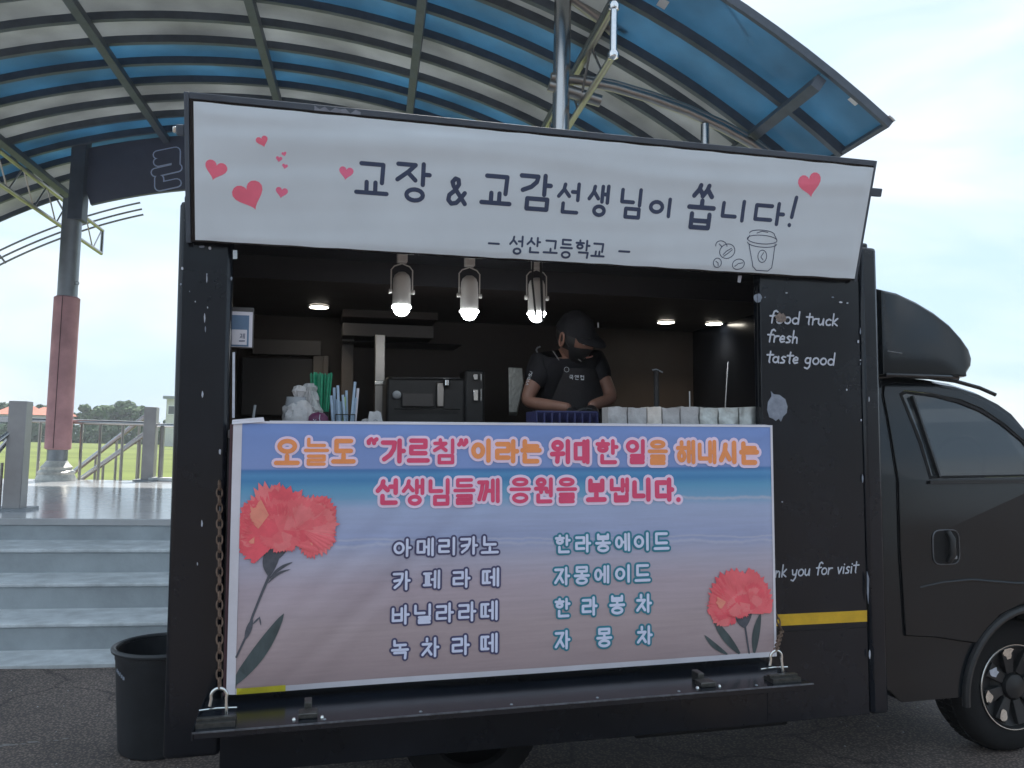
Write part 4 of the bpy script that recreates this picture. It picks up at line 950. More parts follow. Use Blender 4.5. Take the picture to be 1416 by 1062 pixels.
M['orange'] = mat('print_orange', s2l(208, 130, 78, 1.5), .5, 0, .06, 14); M['crimson'] = mat('print_crimson', s2l(192, 66, 100, 1.5), .5, 0, .06, 14)
M['halo'] = mat('print_pale_pink', s2l(190, 170, 188, 1.75), .5, 0, .05, 14)
O_, C_ = 'orange', 'crimson'
T1 = [('오', (379, 606, 415, 644), O_), ('늘', (420, 605, 455, 644), O_), ('도', (458, 606, 492, 642), O_), ('“', (505, 604, 524, 618), C_), ('가', (526, 606, 561, 641), C_), ('르', (562, 605, 594, 641), C_), ('침', (598, 606, 630, 642), C_), ('”', (631, 605, 649, 619), C_),
      ('이', (651, 606, 680, 640), O_), ('라', (684, 607, 718, 641), O_), ('는', (719, 607, 749, 641), O_), ('위', (760, 607, 790, 642), C_), ('대', (793, 607, 816, 642), C_), ('한', (823, 607, 855, 642), C_), ('일', (865, 607, 893, 642), C_), ('을', (895, 608, 923, 643), O_),
      ('해', (934, 608, 962, 642), O_), ('내', (964, 608, 991, 642), O_), ('시', (993, 609, 1019, 642), O_), ('는', (1021, 610, 1049, 643), O_)]
T2 = [('선', (519, 661, 552, 698), C_), ('생', (555, 661, 588, 699), C_), ('님', (592, 661, 623, 699), C_), ('들', (626, 661, 657, 698), C_), ('께', (659, 661, 692, 696), C_), ('응', (704, 660, 734, 696), C_), ('원', (738, 660, 766, 696), C_), ('을', (769, 660, 798, 696), C_),
      ('보', (810, 661, 839, 695), C_), ('냅', (843, 660, 871, 695), C_), ('니', (874, 660, 901, 694), C_), ('다', (905, 660, 932, 694), C_), ('.', (932, 684, 943, 695), C_)]
DENSE = '늘를들을응침'
for T in (T1, T2):
    for i_, (ch, b, c) in enumerate(T):
        hl = Print(tsurf); fl_ = Print(tsurf)
        u0_, v0_, u1_, v1_ = pxbox(tuv, b); k = (u1_-u0_)/(b[2]-b[0]); w = k*(4.9 if ch in DENSE else 5.4 if ch in '생냅께해내원님한일대' else 6.4); h = k*3.6
        if ch in '“”': w = k*6.0
        hl.glyph(ch, u0_-h, v0_-h, u1_+h, v1_+h, w+2*h, .0010+.0007*(i_ % 2)); fl_.glyph(ch, u0_, v0_, u1_, v1_, w, .0026)
        lo_ = fl_.done('letter', M[c], tb_); hl.done('letter_outline', M['halo'], lo_)
M['navyo'] = mat('print_aubergine', s2l(62, 60, 88, 1.6), .5, 0, .06, 14); M['tealo'] = mat('print_teal', s2l(38, 105, 122, 1.6), .5, 0, .06, 14); M['menuw'] = mat('print_white', s2l(172, 176, 200, 1.75), .5, 0, .05, 14)
def row(text, cxs, y0, y1, gw, gh): 
    n = len(cxs); return [(c, (x-gw/2, y0+(y1-y0)*i/(n-1)-gh/2, x+gw/2, y0+(y1-y0)*i/(n-1)+gh/2)) for i, (c, x) in enumerate(zip(text, cxs))]
MENU = [(row('아메리카노', [556, 588, 618, 648, 677], 757, 753, 25, 26), 'navyo'), (row('카페라떼', [555, 597, 638, 678.5], 802.5, 798, 25, 27), 'navyo'), (row('바닐라라떼', [554, 585, 615, 646, 676.5], 850, 844, 25, 28), 'navyo'), (row('녹차라떼', [553, 595, 637, 676.5], 898, 889, 25, 28), 'navyo'),
        (row('한라봉에이드', [778, 806, 833.5, 861, 887, 914], 752, 748, 22, 26), 'tealo'), (row('자몽에이드', [777, 804, 832, 861, 888], 796.5, 792, 22, 26), 'tealo'), (row('한라봉차', [777.5, 815, 853, 890], 840, 834, 22, 27), 'tealo'), (row('자몽차', [777.5, 835, 891], 884.5, 878, 22, 27), 'tealo')]
for rw, oc in MENU:
    for i_, (ch, b) in enumerate(rw):
        hl = Print(tsurf); fi = Print(tsurf)
        u0_, v0_, u1_, v1_ = pxbox(tuv, b); k = (u1_-u0_)/(b[2]-b[0]); w = k*3.6; h = k*2.5
        hl.glyph(ch, u0_-h, v0_-h, u1_+h, v1_+h, w+2*h, .0010+.0007*(i_ % 2)); fi.glyph(ch, u0_, v0_, u1_, v1_, w, .0026)
        lo_ = fi.done('letter', M['menuw'], tb_); hl.done('letter_outline', M[oc], lo_)
# carnations
def petmat(name, c):
    Mt = mat(name, c, .5, 0, .14, 14, 0, 10, .3); return Mt
PM = [petmat('print_coral', s2l(220, 98, 104, 1.4)), petmat('print_red', s2l(212, 86, 96, 1.38)), petmat('print_salmon', s2l(224, 112, 114, 1.4)), petmat('print_peach', s2l(224, 134, 116, 1.35))]
M['leafp'] = mat('print_leaf_green', s2l(66, 76, 78, 1.3), .5, 0, .3, 40, stretch=(1, 1, .3)); M['stemp'] = mat('print_stem_green', s2l(74, 76, 84, 1.3), .5, 0, .25, 60)
class PP(Print): pass
def clampu(q): return (min(TX1-.0125, max(TX0+.0305, q[0])), q[1])
def petal(prs, cx, cy, ang, ln, wd, mi, rnd, lift):
    """fan-shaped petal with a toothed outer edge; px coordinates"""
    n = 17; pts = []
    for k in range(n):
        a = ang+wd*(k/(n-1)-.5); rr = ln*(1-.18*abs(k/(n-1)-.5)*2)*(1+(.05 if k % 2 else -.05)+rnd.uniform(-.05, .05)); pts.append((cx+rr*math.cos(a), cy+rr*math.sin(a)))
    prs[mi].fan(clampu(tuv(cx, cy)), [clampu(tuv(*p)) for p in pts], lift)
def carnation(lobes, rnd, lift0, bigness):
    prs = [Print(tsurf) for _ in PM]; k = 0
    for (cx, cy, rx, ry, a0, a1, n) in lobes:
        for ring, fr in ((1.0, 1), (.74, .8), (.46, .7)):
            m_ = max(3, int(n*fr))
            for i in range(m_):
                a = R(a0+(a1-a0)*(i+.5)/m_+rnd.uniform(-7, 7)); ln = math.hypot(rx*math.cos(a), ry*math.sin(a))*ring*rnd.uniform(.88, 1.08)
                petal(prs, cx+rnd.uniform(-1, 1)*bigness, cy+rnd.uniform(-1, 1)*bigness, a, ln, R(rnd.uniform(44, 80)), rnd.choice([0, 0, 0, 1, 1, 2] if ring > .5 else [0, 1, 2, 0]), rnd, lift0+k*.000030); k += 1
    return prs, lift0+k*.000030
rnd = random.Random(5)
def leaf(pr, a, b, wpx, lift, bend=0.0, tip=.02):
    n = 14; L_, R_ = [], []; dx, dy = b[0]-a[0], b[1]-a[1]; l = math.hypot(dx, dy); nx_, ny_ = -dy/l, dx/l
    for k in range(n+1):
        t = k/n; w = wpx*.5*(math.sin(math.pi*min(1, t*.92+.06))**.8)*(1 if t < .98 else tip); o = bend*l*math.sin(math.pi*t)
        L_.append((a[0]+dx*t+nx_*(w+o), a[1]+dy*t+ny_*(w+o))); R_.append((a[0]+dx*t-nx_*(w-o), a[1]+dy*t-ny_*(w-o)))
    pr.k += 1; e = lift+(pr.k % 28)*.000022; vs = [tsurf(*clampu(tuv(*p)), e) for q in zip(L_, R_) for p in q]
    pr.mb.add(vs, [(2*k, 2*k+1, 2*k+3, 2*k+2) for k in range(n)])
g = Print(tsurf)
def stem(pts, w0, w1, lift=.0012): q = [clampu(tuv(*p)) for p in pts]; k = (tuv(501, 800)[0]-tuv(500, 800)[0]); g.stroke(q, w0*k, lift, w1*k)
stem([(378, 760), (372, 797), (363, 818), (350, 850), (340, 880), (326, 908)], 4.2, 2.6); leaf(g, (376, 742), (371, 798), 13, .0016); leaf(g, (388, 745), (372, 798), 12, .0014); leaf(g, (402, 748), (380, 776), 8, .0013)
leaf(g, (366, 766), (371, 796), 7, .0018, .05); leaf(g, (373, 800), (405, 777), 4.5, .0013, -.08); leaf(g, (371, 806), (402, 787), 3.5, .0013, -.1); leaf(g, (349, 856), (339, 884), 8, .0014); leaf(g, (350, 862), (360, 852), 2.5, .0013); leaf(g, (359, 852), (361, 864), 2, .0013)
g.done('flower_stem', M['stemp'], tb_); g = Print(tsurf)
stem([(1028, 845), (1031, 870), (1036, 903)], 4, 2.6); leaf(g, (1028, 832), (1029, 868), 15, .0014); leaf(g, (1018, 833), (1028, 866), 8, .0013); leaf(g, (1018, 855), (1030, 869), 5, .0013); leaf(g, (1040, 845), (1031, 868), 4, .0013)
g.done('flower_stem', M['stemp'], tb_)
g = Print(tsurf)
for a_ in (((318, 950), (393, 847), 19, .0016, .03), ((1023, 904), (986, 856), 11, .0014, -.02), ((1006, 905), (974, 878), 7, .0014, -.05), ((1043, 903), (1052, 848), 10, .0014, -.03)):
    g = Print(tsurf); leaf(g, *a_); g.done('flower_leaf', M['leafp'], tb_)
prs, _l = carnation([(432, 722, 30, 44, -70, 120, 12), (376, 738, 50, 20, 120, 250, 9), (388, 744, 60, 72, -182, -20, 20), (412, 730, 50, 46, -80, 20, 10), (390, 735, 30, 28, 20, 120, 6)], rnd, .0030, 3)
for i, p in enumerate(prs): p.done('carnation_petal', PM[i], tb_, kind='stuff')
prs, _l = carnation([(1012, 838, 36, 26, 110, 240, 12), (1024, 846, 40, 60, -172, -20, 18), (1038, 832, 24, 30, -90, 20, 10), (1020, 834, 14, 22, 30, 130, 5)], rnd, .0030, 2)
for i, p in enumerate(prs): p.done('carnation_petal', PM[i], tb_, kind='stuff')
vn = Print(tsurf)
for (cx, cy, a0, a1, r0_, r1_, n_) in ((388, 744, -180, -15, 20, 66, 34), (434, 724, -60, 110, 10, 38, 16), (1024, 846, -175, -15, 14, 54, 30)):
    for k in range(n_):
        a = R(rnd.uniform(a0, a1)); ra = rnd.uniform(r0_, r1_*.7); rb = ra+rnd.uniform(.15, .3)*r1_; bq = rnd.uniform(-.12, .12)
        vn.stroke([clampu(tuv(cx+(ra+(rb-ra)*t)*math.cos(a+bq*t), cy+(ra+(rb-ra)*t)*math.sin(a+bq*t))) for t in (0, .5, 1)], .0007, .0075, .0012)
vn.done('petal_vein', PM[2], tb_, kind='stuff')
pk = Print(tsurf)
for cx, cy, a, ln in ((372, 712, 2.6, 24), (372, 712, 3.2, 26), (372, 712, 3.8, 22), (430, 735, 1.2, 18), (352, 742, 2.0, 10), (1003, 832, 2.5, 12), (1003, 832, 3.3, 13)):
    n = 9; pts = [(cx+ln*(1+rnd.uniform(-.1, .1))*math.cos(a-.4+.8*k/(n-1)), cy+ln*(1+rnd.uniform(-.1, .1))*math.sin(a-.4+.8*k/(n-1))) for k in range(n)]
    pk.fan(clampu(tuv(cx, cy)), [clampu(tuv(*p)) for p in pts], .0066)
pk.done('carnation_petal', PM[3], tb_, kind='stuff')

#@@CAB
# ---------------------------------------------------------------- cab
YC, YCE = .13, 1.66
def T(px, py, Y=YC): q = tp(px, py, Y); return (q.x, q.z)
BELT = T(1283, 663)[1]
def side(x, z, out=0.0, y=None):      # tumblehome above the belt line
    t = max(0, z-BELT); return Vector((x, YC+t*.20+t*t*.12-out, z))
ar_c = (WX, .315); AR = .395
def cabpoly():
    up_ = [T(1216, 526), T(1262, 524), T(1310, 527), T(1345, 533), T(1378, 545), T(1400, 558), T(1416, 572)]
    x9, z9 = up_[-1]; fr = [(x9+.10, z9-.14), (x9+.20, z9-.33), (x9+.25, z9-.46), (x9+.27, BELT-.12), (x9+.28, .62), (x9+.28, .36), (x9+.10, .33)]
    return up_, fr
up_, fr_ = cabpoly()
arc0, arc1 = math.acos(min(1, .06/AR)), 0
def cab_side(mirror=False):
    # three quads strips: rows over z with x from rear to the front outline, cut round the wheel arch
    out = up_+fr_; rear = T(1216, 600)[0]+.0
    low = [(ar_c[0]+AR*math.cos(a), ar_c[1]+AR*math.sin(a)) for a in [math.pi*k/24 for k in range(25)]]
    low = [p for p in low if p[1] > .33 or True]
    poly = [(rear+.0, .40)]+[(rear, up_[0][1])]+up_[1:]+fr_+[(ar_c[0]+AR, .33)]+low+[(ar_c[0]-AR, .33), (rear+.08, .33)]
    return poly
poly = cab_side()
def polyside(poly, name, m_, out=0.0, thick=.02, mir=False, par=tk, bevel=0, cut=True):
    # cut horizontally so the panel can follow the tumblehome
    import bmesh
    bm = bmesh.new(); vs = [bm.verts.new((x, 0, z)) for x, z in poly]; bm.faces.new(vs)
    bmesh.ops.triangulate(bm, faces=bm.faces)
    for zc in [BELT+.0, BELT+.08, BELT+.16, BELT+.25, BELT+.34, BELT+.43]:
        bmesh.ops.bisect_plane(bm, geom=bm.verts[:]+bm.edges[:]+bm.faces[:], plane_co=(0, 0, zc), plane_no=(0, 0, 1))
    for v in bm.verts:
        q = side(v.co.x, v.co.z, out); v.co.y = q.y if not mir else (YC+YCE-q.y)
    r_ = bmesh.ops.extrude_face_region(bm, geom=bm.faces[:]); dy = thick if not mir else -thick
    for v in [g_ for g_ in r_['geom'] if isinstance(g_, bmesh.types.BMVert)]: v.co.y += dy
    bm.verts.index_update(); mb = MB(); mb.add([v.co.copy() for v in bm.verts], [[v.index for v in f.verts] for f in bm.faces]); bm.free()
    return obj(name, mb, m_, par, bevel=bevel)
WIN = [T(1262, 543), T(1270, 538.5), T(1310, 543), T(1345, 551), T(1375, 565), T(1400, 585), T(1425, 612), T(1440, 640), (T(1440, 640)[0]+.03, BELT+.01), T(1283, 662), T(1276, 612)]
# skin across the roof, windscreen and nose
out = [up_[0]]+up_[1:]+fr_
sk = MB(); vs = []
ys = [0, .03, .12, .5, 1, 1.0]
for x, z in out:
    y0 = side(x, z).y; y1 = YC+YCE-y0
    for f_, dz in ((0, 0), (.03, .018), (.10, .030), (.3, .042), (.5, .046), (.7, .042), (.9, .030), (.97, .018), (1, 0)):
        vs.append((x+(dz if z < up_[-1][1] else 0), y0+(y1-y0)*f_, z+(dz if z >= up_[-1][1]-.02 else 0)))
k9 = 9; nf = len(out)
sk.add(vs, [(i*k9+j, i*k9+j+1, (i+1)*k9+j+1, (i+1)*k9+j) for i in range(nf-1) for j in range(k9-1)])
WS = [i for i in range(nf-1) if i in (6, 7)]
sk.f = [f for q, f in enumerate(sk.f) if not ((q//(k9-1)) in WS and 1 <= q % (k9-1) <= 6)]; sk.mi = [0]*len(sk.f)
o_ = obj('cab_shell', sk, M['cab'], tk, fixn=True)
obj('cab_back', MB().box((up_[0][0]-.015, YC+.10, .42), (up_[0][0]+.005, YCE-.10, up_[0][1]-.02)), M['blackpl'], tk)
# windscreen (glass over the raked front), seen from other positions
wsx0, wsz0 = up_[-1]; wsx1, wsz1 = fr_[2]
obj('windscreen', MB().add([(wsx0+.075, YC+.22, wsz0-.03), (wsx0+.085, YCE-.22, wsz0-.03), (wsx1+.06, YCE-.16, wsz1+.02), (wsx1+.05, YC+.16, wsz1+.02)], [(0, 1, 2, 3)]), M['glass'], tk)
# door: proud skin with a window opening, glass and rubber
DR = [T(1240, 545), T(1244, 531), T(1262, 527.5), T(1310, 531), T(1345, 538), T(1380, 553), T(1405, 572), T(1430, 598), T(1445, 625), (T(1445, 640)[0]+.06, BELT), (T(1445, 640)[0]+.08, BELT-.22), (ar_c[0]+.25, ar_c[1]+AR+.12), (ar_c[0], ar_c[1]+AR+.05), (ar_c[0]-.20, ar_c[1]+AR-.02), (ar_c[0]-.33, ar_c[1]+AR-.14), T(1290, 880, YC), T(1250, 878), T(1243, 760), T(1240, 640)]
def frame_poly(outer, inner):   # keyhole polygon
    # rotate inner so that start is nearest to outer[0]
    o0 = Vector(outer[0]); k = min(range(len(inner)), key=lambda i: (Vector(inner[i])-o0).length); inn = inner[k:]+inner[:k]
    return outer+[outer[0]]+[inn[0]]+list(reversed(inn[1:]))+[inn[0]]
import bmesh as _bm
def holed(outer, inner, name, m_, out, thick, par=tk, bevel=0, mir=False):
    tr = tessellate_polygon([[Vector((x, z, 0)) for x, z in outer], [Vector((x, z, 0)) for x, z in inner]]); allp = outer+inner
    bm = _bm.new(); vs = [bm.verts.new((x, 0, z)) for x, z in allp]
    for t in tr:
        try: bm.faces.new([vs[i] for i in t])
        except ValueError: pass
    for zc in [BELT+.0, BELT+.08, BELT+.16, BELT+.25, BELT+.34, BELT+.43]:
        _bm.ops.bisect_plane(bm, geom=bm.verts[:]+bm.edges[:]+bm.faces[:], plane_co=(0, 0, zc), plane_no=(0, 0, 1))
    for v in bm.verts: v.co.y = side(v.co.x, v.co.z, out).y if not mir else YC+YCE-side(v.co.x, v.co.z, out).y
    r_ = _bm.ops.extrude_face_region(bm, geom=bm.faces[:])
    for v in [g_ for g_ in r_['geom'] if isinstance(g_, _bm.types.BMVert)]: v.co.y += thick*(-1 if mir else 1)
    bm.verts.index_update(); mb = MB(); mb.add([v.co.copy() for v in bm.verts], [[v.index for v in f.verts] for f in bm.faces]); bm.free()
    return obj(name, mb, m_, par, bevel=bevel)
def inset(poly, d):
    c = Vector((sum(p[0] for p in poly)/len(poly), sum(p[1] for p in poly)/len(poly)))
    return [tuple(Vector(p)+(c-Vector(p)).normalized()*d) for p in poly]
W2 = inset(WIN, -.004)
holed(poly, W2, 'cab_side', M['cab'], 0, .02); holed(poly, W2, 'cab_side', M['cab'], 0, .02, mir=True)
holed(inset(DR, -.004), W2, 'door_gap', M['gap'], .0025, .002); holed(W2, inset(WIN, .02), 'far_window_seal', M['gap'], .004, .01, mir=True)
polyside(inset(WIN, .01), 'far_window', M['glass'], .001, .003, mir=True)
seat = MB().box((2.62, .35, .75), (3.10, .80, 1.02)).box((2.56, .36, 1.0), (2.70, .79, 1.52)).box((2.58, .48, 1.53), (2.66, .68, 1.70))
obj('seat', seat, M['blackpl'], tk, bevel=.03)
obj('seat', MB().box((2.62, .95, .75), (3.10, 1.40, 1.02)).box((2.56, .96, 1.0), (2.70, 1.39, 1.52)).box((2.58, 1.08, 1.53), (2.66, 1.28, 1.70)), M['blackpl'], tk, bevel=.03)
obj('steering_wheel', MB().tube([(3.36+.10*math.sin(6.283*k/24)*.45, .56+.19*math.cos(6.283*k/24), 1.36+.19*math.sin(6.283*k/24)*.85) for k in range(24)], .013, 8, closed=True).tube([(3.40, .56, 1.34), (3.60, .56, 1.15)], .02, 8), M['blackpl'], tk)
obj('dashboard', MB().box((3.48, YC+.12, .9), (3.78, YCE-.12, 1.28)), M['blackpl'], tk, bevel=.03)
door = holed(DR, WIN, 'cab_door', M['cab'], .012, .011, bevel=.004)
holed(inset(WIN, .003), inset(WIN, .020), 'window_seal', M['gap'], .010, .012, par=door)
polyside(inset(WIN, .016), 'window_glass', M['glass'], .003, .003, par=door)
obj('belt_moulding', MB().bar(side(T(1281, 664)[0], BELT-.012, .020), side(T(1445, 668)[0]+.04, BELT-.012, .020), .012, .016), M['blackpl'], door)
# quarter divider bar seen inside the glass edge
a = T(1271, 546); b = T(1286, 660)
obj('window_divider', MB().bar(side(a[0]+.03, a[1], .014), side(b[0]+.04, b[1], .014), .020, .010, (1, 0, 0)), M['blackpl'], door)
# door handle recess
hx, hz = T(1305, 756, YC); hw, hh = .072, .078
rr_ = [(hx+hw*math.copysign(abs(math.cos(a))**.45, math.cos(a)), hz+hh*math.copysign(abs(math.sin(a))**.45, math.sin(a))) for a in [2*math.pi*k/32 for k in range(32)]]
obj('handle_recess', MB().prism(rr_, YC-.0135, YC-.012), M['gap'], door)
obj('handle_rim', MB().tube([(x, YC-.015, z) for x, z in rr_], .0028, 6, closed=True), mat('worn_chrome_rim', (.16, .17, .19), .35, .8, .3, 40), door)
obj('door_handle', MB().tube([(hx+.008, YC-.02, hz+.070), (hx+.016, YC-.034, hz+.04), (hx+.016, YC-.036, hz-.035), (hx+.008, YC-.02, hz-.066)], [.013, .015, .015, .013], 10), M['blackpl'], door)
obj('lock_button', MB().box((hx+.030, YC-.020, hz-.056), (hx+.056, YC-.012, hz-.040)), M['galv'], door, bevel=.003)
# swage line, fender lip, sill
obj('swage_line', MB().tube([side(*T(1270, 812), .006), side(*T(1300, 805), .010), side(*T(1340, 801), .011), side(*T(1400, 806), .012), side(T(1400, 806)[0]+.35, T(1400, 806)[1]-.01, .012)], .008, 8), M['cab'], tk)
arcp = [(ar_c[0]+(AR+.005)*math.cos(a), YC-.010, ar_c[1]+(AR+.005)*math.sin(a)) for a in [math.pi*(-.02+1.04*k/30) for k in range(31)]]
obj('wheel_arch', MB().tube(arcp, .018, 8), M['blackpl'], tk)
wl_ = MB(); n = 30; vs = []
for k in range(n+1):
    a = math.pi*k/n
    for y in (YC+.0, YC+.45): vs.append((ar_c[0]+AR*math.cos(a), y, ar_c[1]+AR*math.sin(a)))
wl_.add(vs, [(2*k, 2*k+1, 2*k+3, 2*k+2) for k in range(n)]); obj('arch_liner', wl_, M['gap'], tk)
obj('inner_guard', MB().box((ar_c[0]-AR-.05, YC+.46, .34), (ar_c[0]+AR+.1, YC+.48, .72)), M['gap'], tk)
obj('side_step', MB().box((T(1245, 880)[0], YC+.01, .33), (ar_c[0]-AR-.02, YC+.20, .40)), M['blackpl'], tk, bevel=.01)
obj('underbody_box', MB().box((1.35, .12, .28), (2.05, .50, .40)), M['gap'], tk, bevel=.01)
# drip rail and roof lip
obj('drip_rail', MB().tube([side(x, z, .006)+Vector((0, 0, .012)) for x, z in [T(1216, 524), T(1262, 521), T(1310, 523), T(1345, 528), T(1378, 538), T(1398, 548)]], .010, 8), M['cab'], tk)
# air deflector on the cab roof
SPf = [T(1210, 398, .22), T(1232, 403, .22), T(1260, 416, .22), T(1285, 431, .22), T(1308, 449, .22), T(1325, 468, .22), T(1336, 484, .22), T(1340, 497, .22), T(1339, 507, .22), T(1333, 517, .22)]
zb_ = T(1260, 519, .22)[1]
mb = MB(); vs = []; K = 17
cy_ = (YC+YCE)/2+.02; hw_ = (YCE-YC)/2-.09
for i, (x, z) in enumerate(SPf):
    for j in range(K):
        s = -1+2*j/(K-1); t = abs(s)
        yy = cy_+hw_*math.copysign(1-(1-t)**1.35, s)*(1-.10*(i/(len(SPf)-1))**3); drop = (z-zb_)*(t**6)
        vs.append((x-.10*t**4*(i/9)**2, yy, z-drop*.98))
mb.add(vs, [(i*K+j, i*K+j+1, (i+1)*K+j+1, (i+1)*K+j) for i in range(len(SPf)-1) for j in range(K-1)])
df = obj('air_deflector', mb, M['cab'], tk)
sd2 = [(x, z) for x, z in SPf]+[(SPf[-1][0], zb_-.004), (SPf[0][0], zb_-.004)]
mb = MB()
for yq, o in ((.205, 1),):
    n = len(sd2); rings = [(1.0, .075), (.985, .035), (.955, .010), (.90, 0.0)]
    c = (sum(p[0] for p in sd2)/n-.05, zb_+.10); vs = []
    for sc_, dy in rings: vs += [(c[0]+(x-c[0])*sc_, yq-.02+dy, c[1]+(z-c[1])*sc_) for x, z in sd2]
    mb.add(vs, [(r_*n+i, r_*n+(i+1) % n, (r_+1)*n+(i+1) % n, (r_+1)*n+i) for r_ in range(len(rings)-1) for i in range(n)]+[tuple(3*n+i for i in range(n))])
obj('deflector_side', mb, M['cab'], tk)
obj('deflector_foot', MB().tube([(SPf[0][0]+.01, YC+.05, zb_-.005), (SPf[-1][0]-.12, YC+.055, zb_-.006), (SPf[-1][0]-.03, YC+.10, zb_-.008)], .011, 8), M['cab'], tk)
obj('deflector_seam', MB().tube([Vector((T(1224, 486, .2)[0], .184, T(1224, 486, .2)[1])), Vector((T(1244, 489, .2)[0], .184, T(1244, 489, .2)[1]))], .002, 6), M['galv'], df)

#@@COUNTER
# ---------------------------------------------------------------- lamps inside
def spot(px, py_top, py_bot, Y, label, bars=False):
    c = tp(px, (py_top+py_bot)/2, Y); k = (c-tp(px+1, (py_top+py_bot)/2, Y)).length; x = c.x; zt_ = tp(px, py_top, Y).z; zb_2 = tp(px, py_bot, Y).z; r_ = .039
    t = thing('track_spotlight', label, 'spotlight', (x, Y, 2.285), TF, 'spotlights along the hatch header')
    obj('track_adapter', MB().box((x-.021, Y-.02, zt_+.052), (x+.021, Y+.02, 2.285)), M['lampw'], t, bevel=.003)
    obj('yoke', MB().tube([(x-.045, Y, (zt_+zb_2)/2-.005), (x-.045, Y, zt_+.020), (x-.032, Y, zt_+.036), (x, Y, zt_+.048), (x+.032, Y, zt_+.036), (x+.045, Y, zt_+.020), (x+.045, Y, (zt_+zb_2)/2-.005)], .0028, 6), M['lampw'], t)
    for s in (-1, 1): obj('yoke_knob', MB().tube([(x+s*.040, Y, (zt_+zb_2)/2-.005), (x+s*.054, Y, (zt_+zb_2)/2-.005)], .010, 10), M['lampw'], t)
    obj('housing', MB().lathe([(.001, zt_+.012), (.016, zt_+.010), (.030, zt_-.002), (.036, zt_-.018), (.0375, zt_-.04), (r_, zb_2+.004), (r_, zb_2)], (x, Y, 0), 28), M['lampw'], t)
    obj('bulb', MB().lathe([(r_+.003, zb_2), (r_+.003, zb_2-.005), (r_-.004, zb_2-.009), (r_-.007, zb_2-.022), (r_-.018, zb_2-.036), (.001, zb_2-.042)], (x, Y, 0), 28), M['bulb'], t)
    if bars:
        obj('cable_loop', MB().tube([(x-.030, Y-.05, 2.28), (x-.034, Y-.05, zt_-.01), (x-.018, Y-.05, zb_2-.02)], .0045, 6), M['blackpl'], t)
        obj('cable_loop', MB().tube([(x+.004, Y-.05, 2.28), (x+.006, Y-.05, zt_+.02), (x+.014, Y-.05, zb_2-.045)], .0055, 6), M['blackpl'], t)
    return t
spot(555.5, 380, 424, .35, 'leftmost of the three white track spotlights, its bulb lit')
spot(649, 385, 430, .35, 'middle of the three white track spotlights, above the coffee machine')
spot(742, 388, 433, .35, 'right of the three track spotlights, crossed by dark cables beside the barista', True)
def down(px, py, label):
    d = ray(px, py); cl = CAMP.dot(TZ); t_ = (2.178-cl)/d.dot(TZ); q = CAMP+d*t_; x, y = q.dot(TX), min(q.y, 1.55)
    if q.y > 1.55: pass
    t = thing('downlight', label, 'downlight', (x, q.y, 2.188), TF, 'round downlights in the truck ceiling')
    y = q.y
    obj('trim_ring', MB().lathe([(.050, 2.187), (.056, 2.185), (.057, 2.180), (.048, 2.178)], (x, y, 0), 28), M['truck_in'], t)
    obj('lit_disc', MB().lathe([(.048, 2.181), (.047, 2.176), (.001, 2.175)], (x, y, 0), 28), M['warm'], t)
    L = bpy.data.lights.new('downlight_lamp', 'SPOT'); L.energy = 2.2; L.spot_size = R(125); L.spot_blend = .8; L.color = (1, .82, .6); L.shadow_soft_size = .05
    lo = bpy.data.objects.new('downlight_lamp', L); COL.objects.link(lo); lo.parent = t; lo.location = (0, 0, -.03); return y
for a_ in ((441, 425, 'warm downlight at the left end of the truck ceiling'), (921, 446, 'left of the two warm downlights at the right end of the ceiling'), (987.5, 448, 'rightmost warm downlight in the truck ceiling')): down(*a_)

# ---------------------------------------------------------------- things on the serving counter
CT = OZ0
def pos(px, Y): q = tp(px, 575, Y); return q.x
def kz(px, py, Y): return tp(px, py, Y).z
# stack of clear cups in a bag
x = pos(409, .16)
t = thing('cup_stack', 'stack of clear plastic cups in a thin bag at the left of the counter', 'cups', (x, .16, CT), TF)
for k in range(9): obj('cup', MB().lathe([(.030, CT+.008*k+.0), (.046-.0012*k, CT+.062+.008*k), (.0475-.0012*k, CT+.064+.008*k), (.044-.0012*k, CT+.061+.008*k), (.028, CT+.003+.008*k)], (x, .16, 0), 20), M['cup'], t)
bgm = MB(); prof = [(.062, CT), (.060, CT+.05), (.052, CT+.09), (.030, CT+.115), (.012, CT+.123), (.020, CT+.135), (.026, CT+.150), (.020, CT+.168), (.004, CT+.174)]
def crumple(prof, cx, cy, n=40, amp=.12, seed=0, sc=3):
    pp = []
    for (ra, ha), (rb, hb_) in zip(prof[:-1], prof[1:]): pp += [(ra+(rb-ra)*q/3, ha+(hb_-ha)*q/3) for q in range(3)]
    prof = pp+[prof[-1]]
    mb = MB(); vs = []
    for i, (r_, h) in enumerate(prof):
        for j in range(n):
            a = 6.2832*j/n; q = 1+amp*mnoise.noise(Vector((math.cos(a)*sc, math.sin(a)*sc, h*30+seed)))+amp*.7*mnoise.noise(Vector((math.cos(a)*sc*2.7, math.sin(a)*sc*2.7, h*90+seed))); vs.append((cx+r_*q*math.cos(a), cy+r_*q*math.sin(a), h))
    mb.add(vs, [(i*n+j, i*n+(j+1) % n, (i+1)*n+(j+1) % n, (i+1)*n+j) for i in range(len(prof)-1) for j in range(n)]); return mb
obj('cup_bag', crumple(prof, x+.01, .16, amp=.22), M['bag'], t)
x = pos(428, .20)
bag2 = obj('plastic_bag', crumple([(.05, CT), (.055, CT+.04), (.05, CT+.08), (.035, CT+.12), (.022, CT+.155), (.028, CT+.17), (.016, CT+.185)], x, .22, amp=.40, seed=4), M['bag'], frame=TF, label='crumpled clear plastic bag between the cup stack and the green straws', cat='bag')
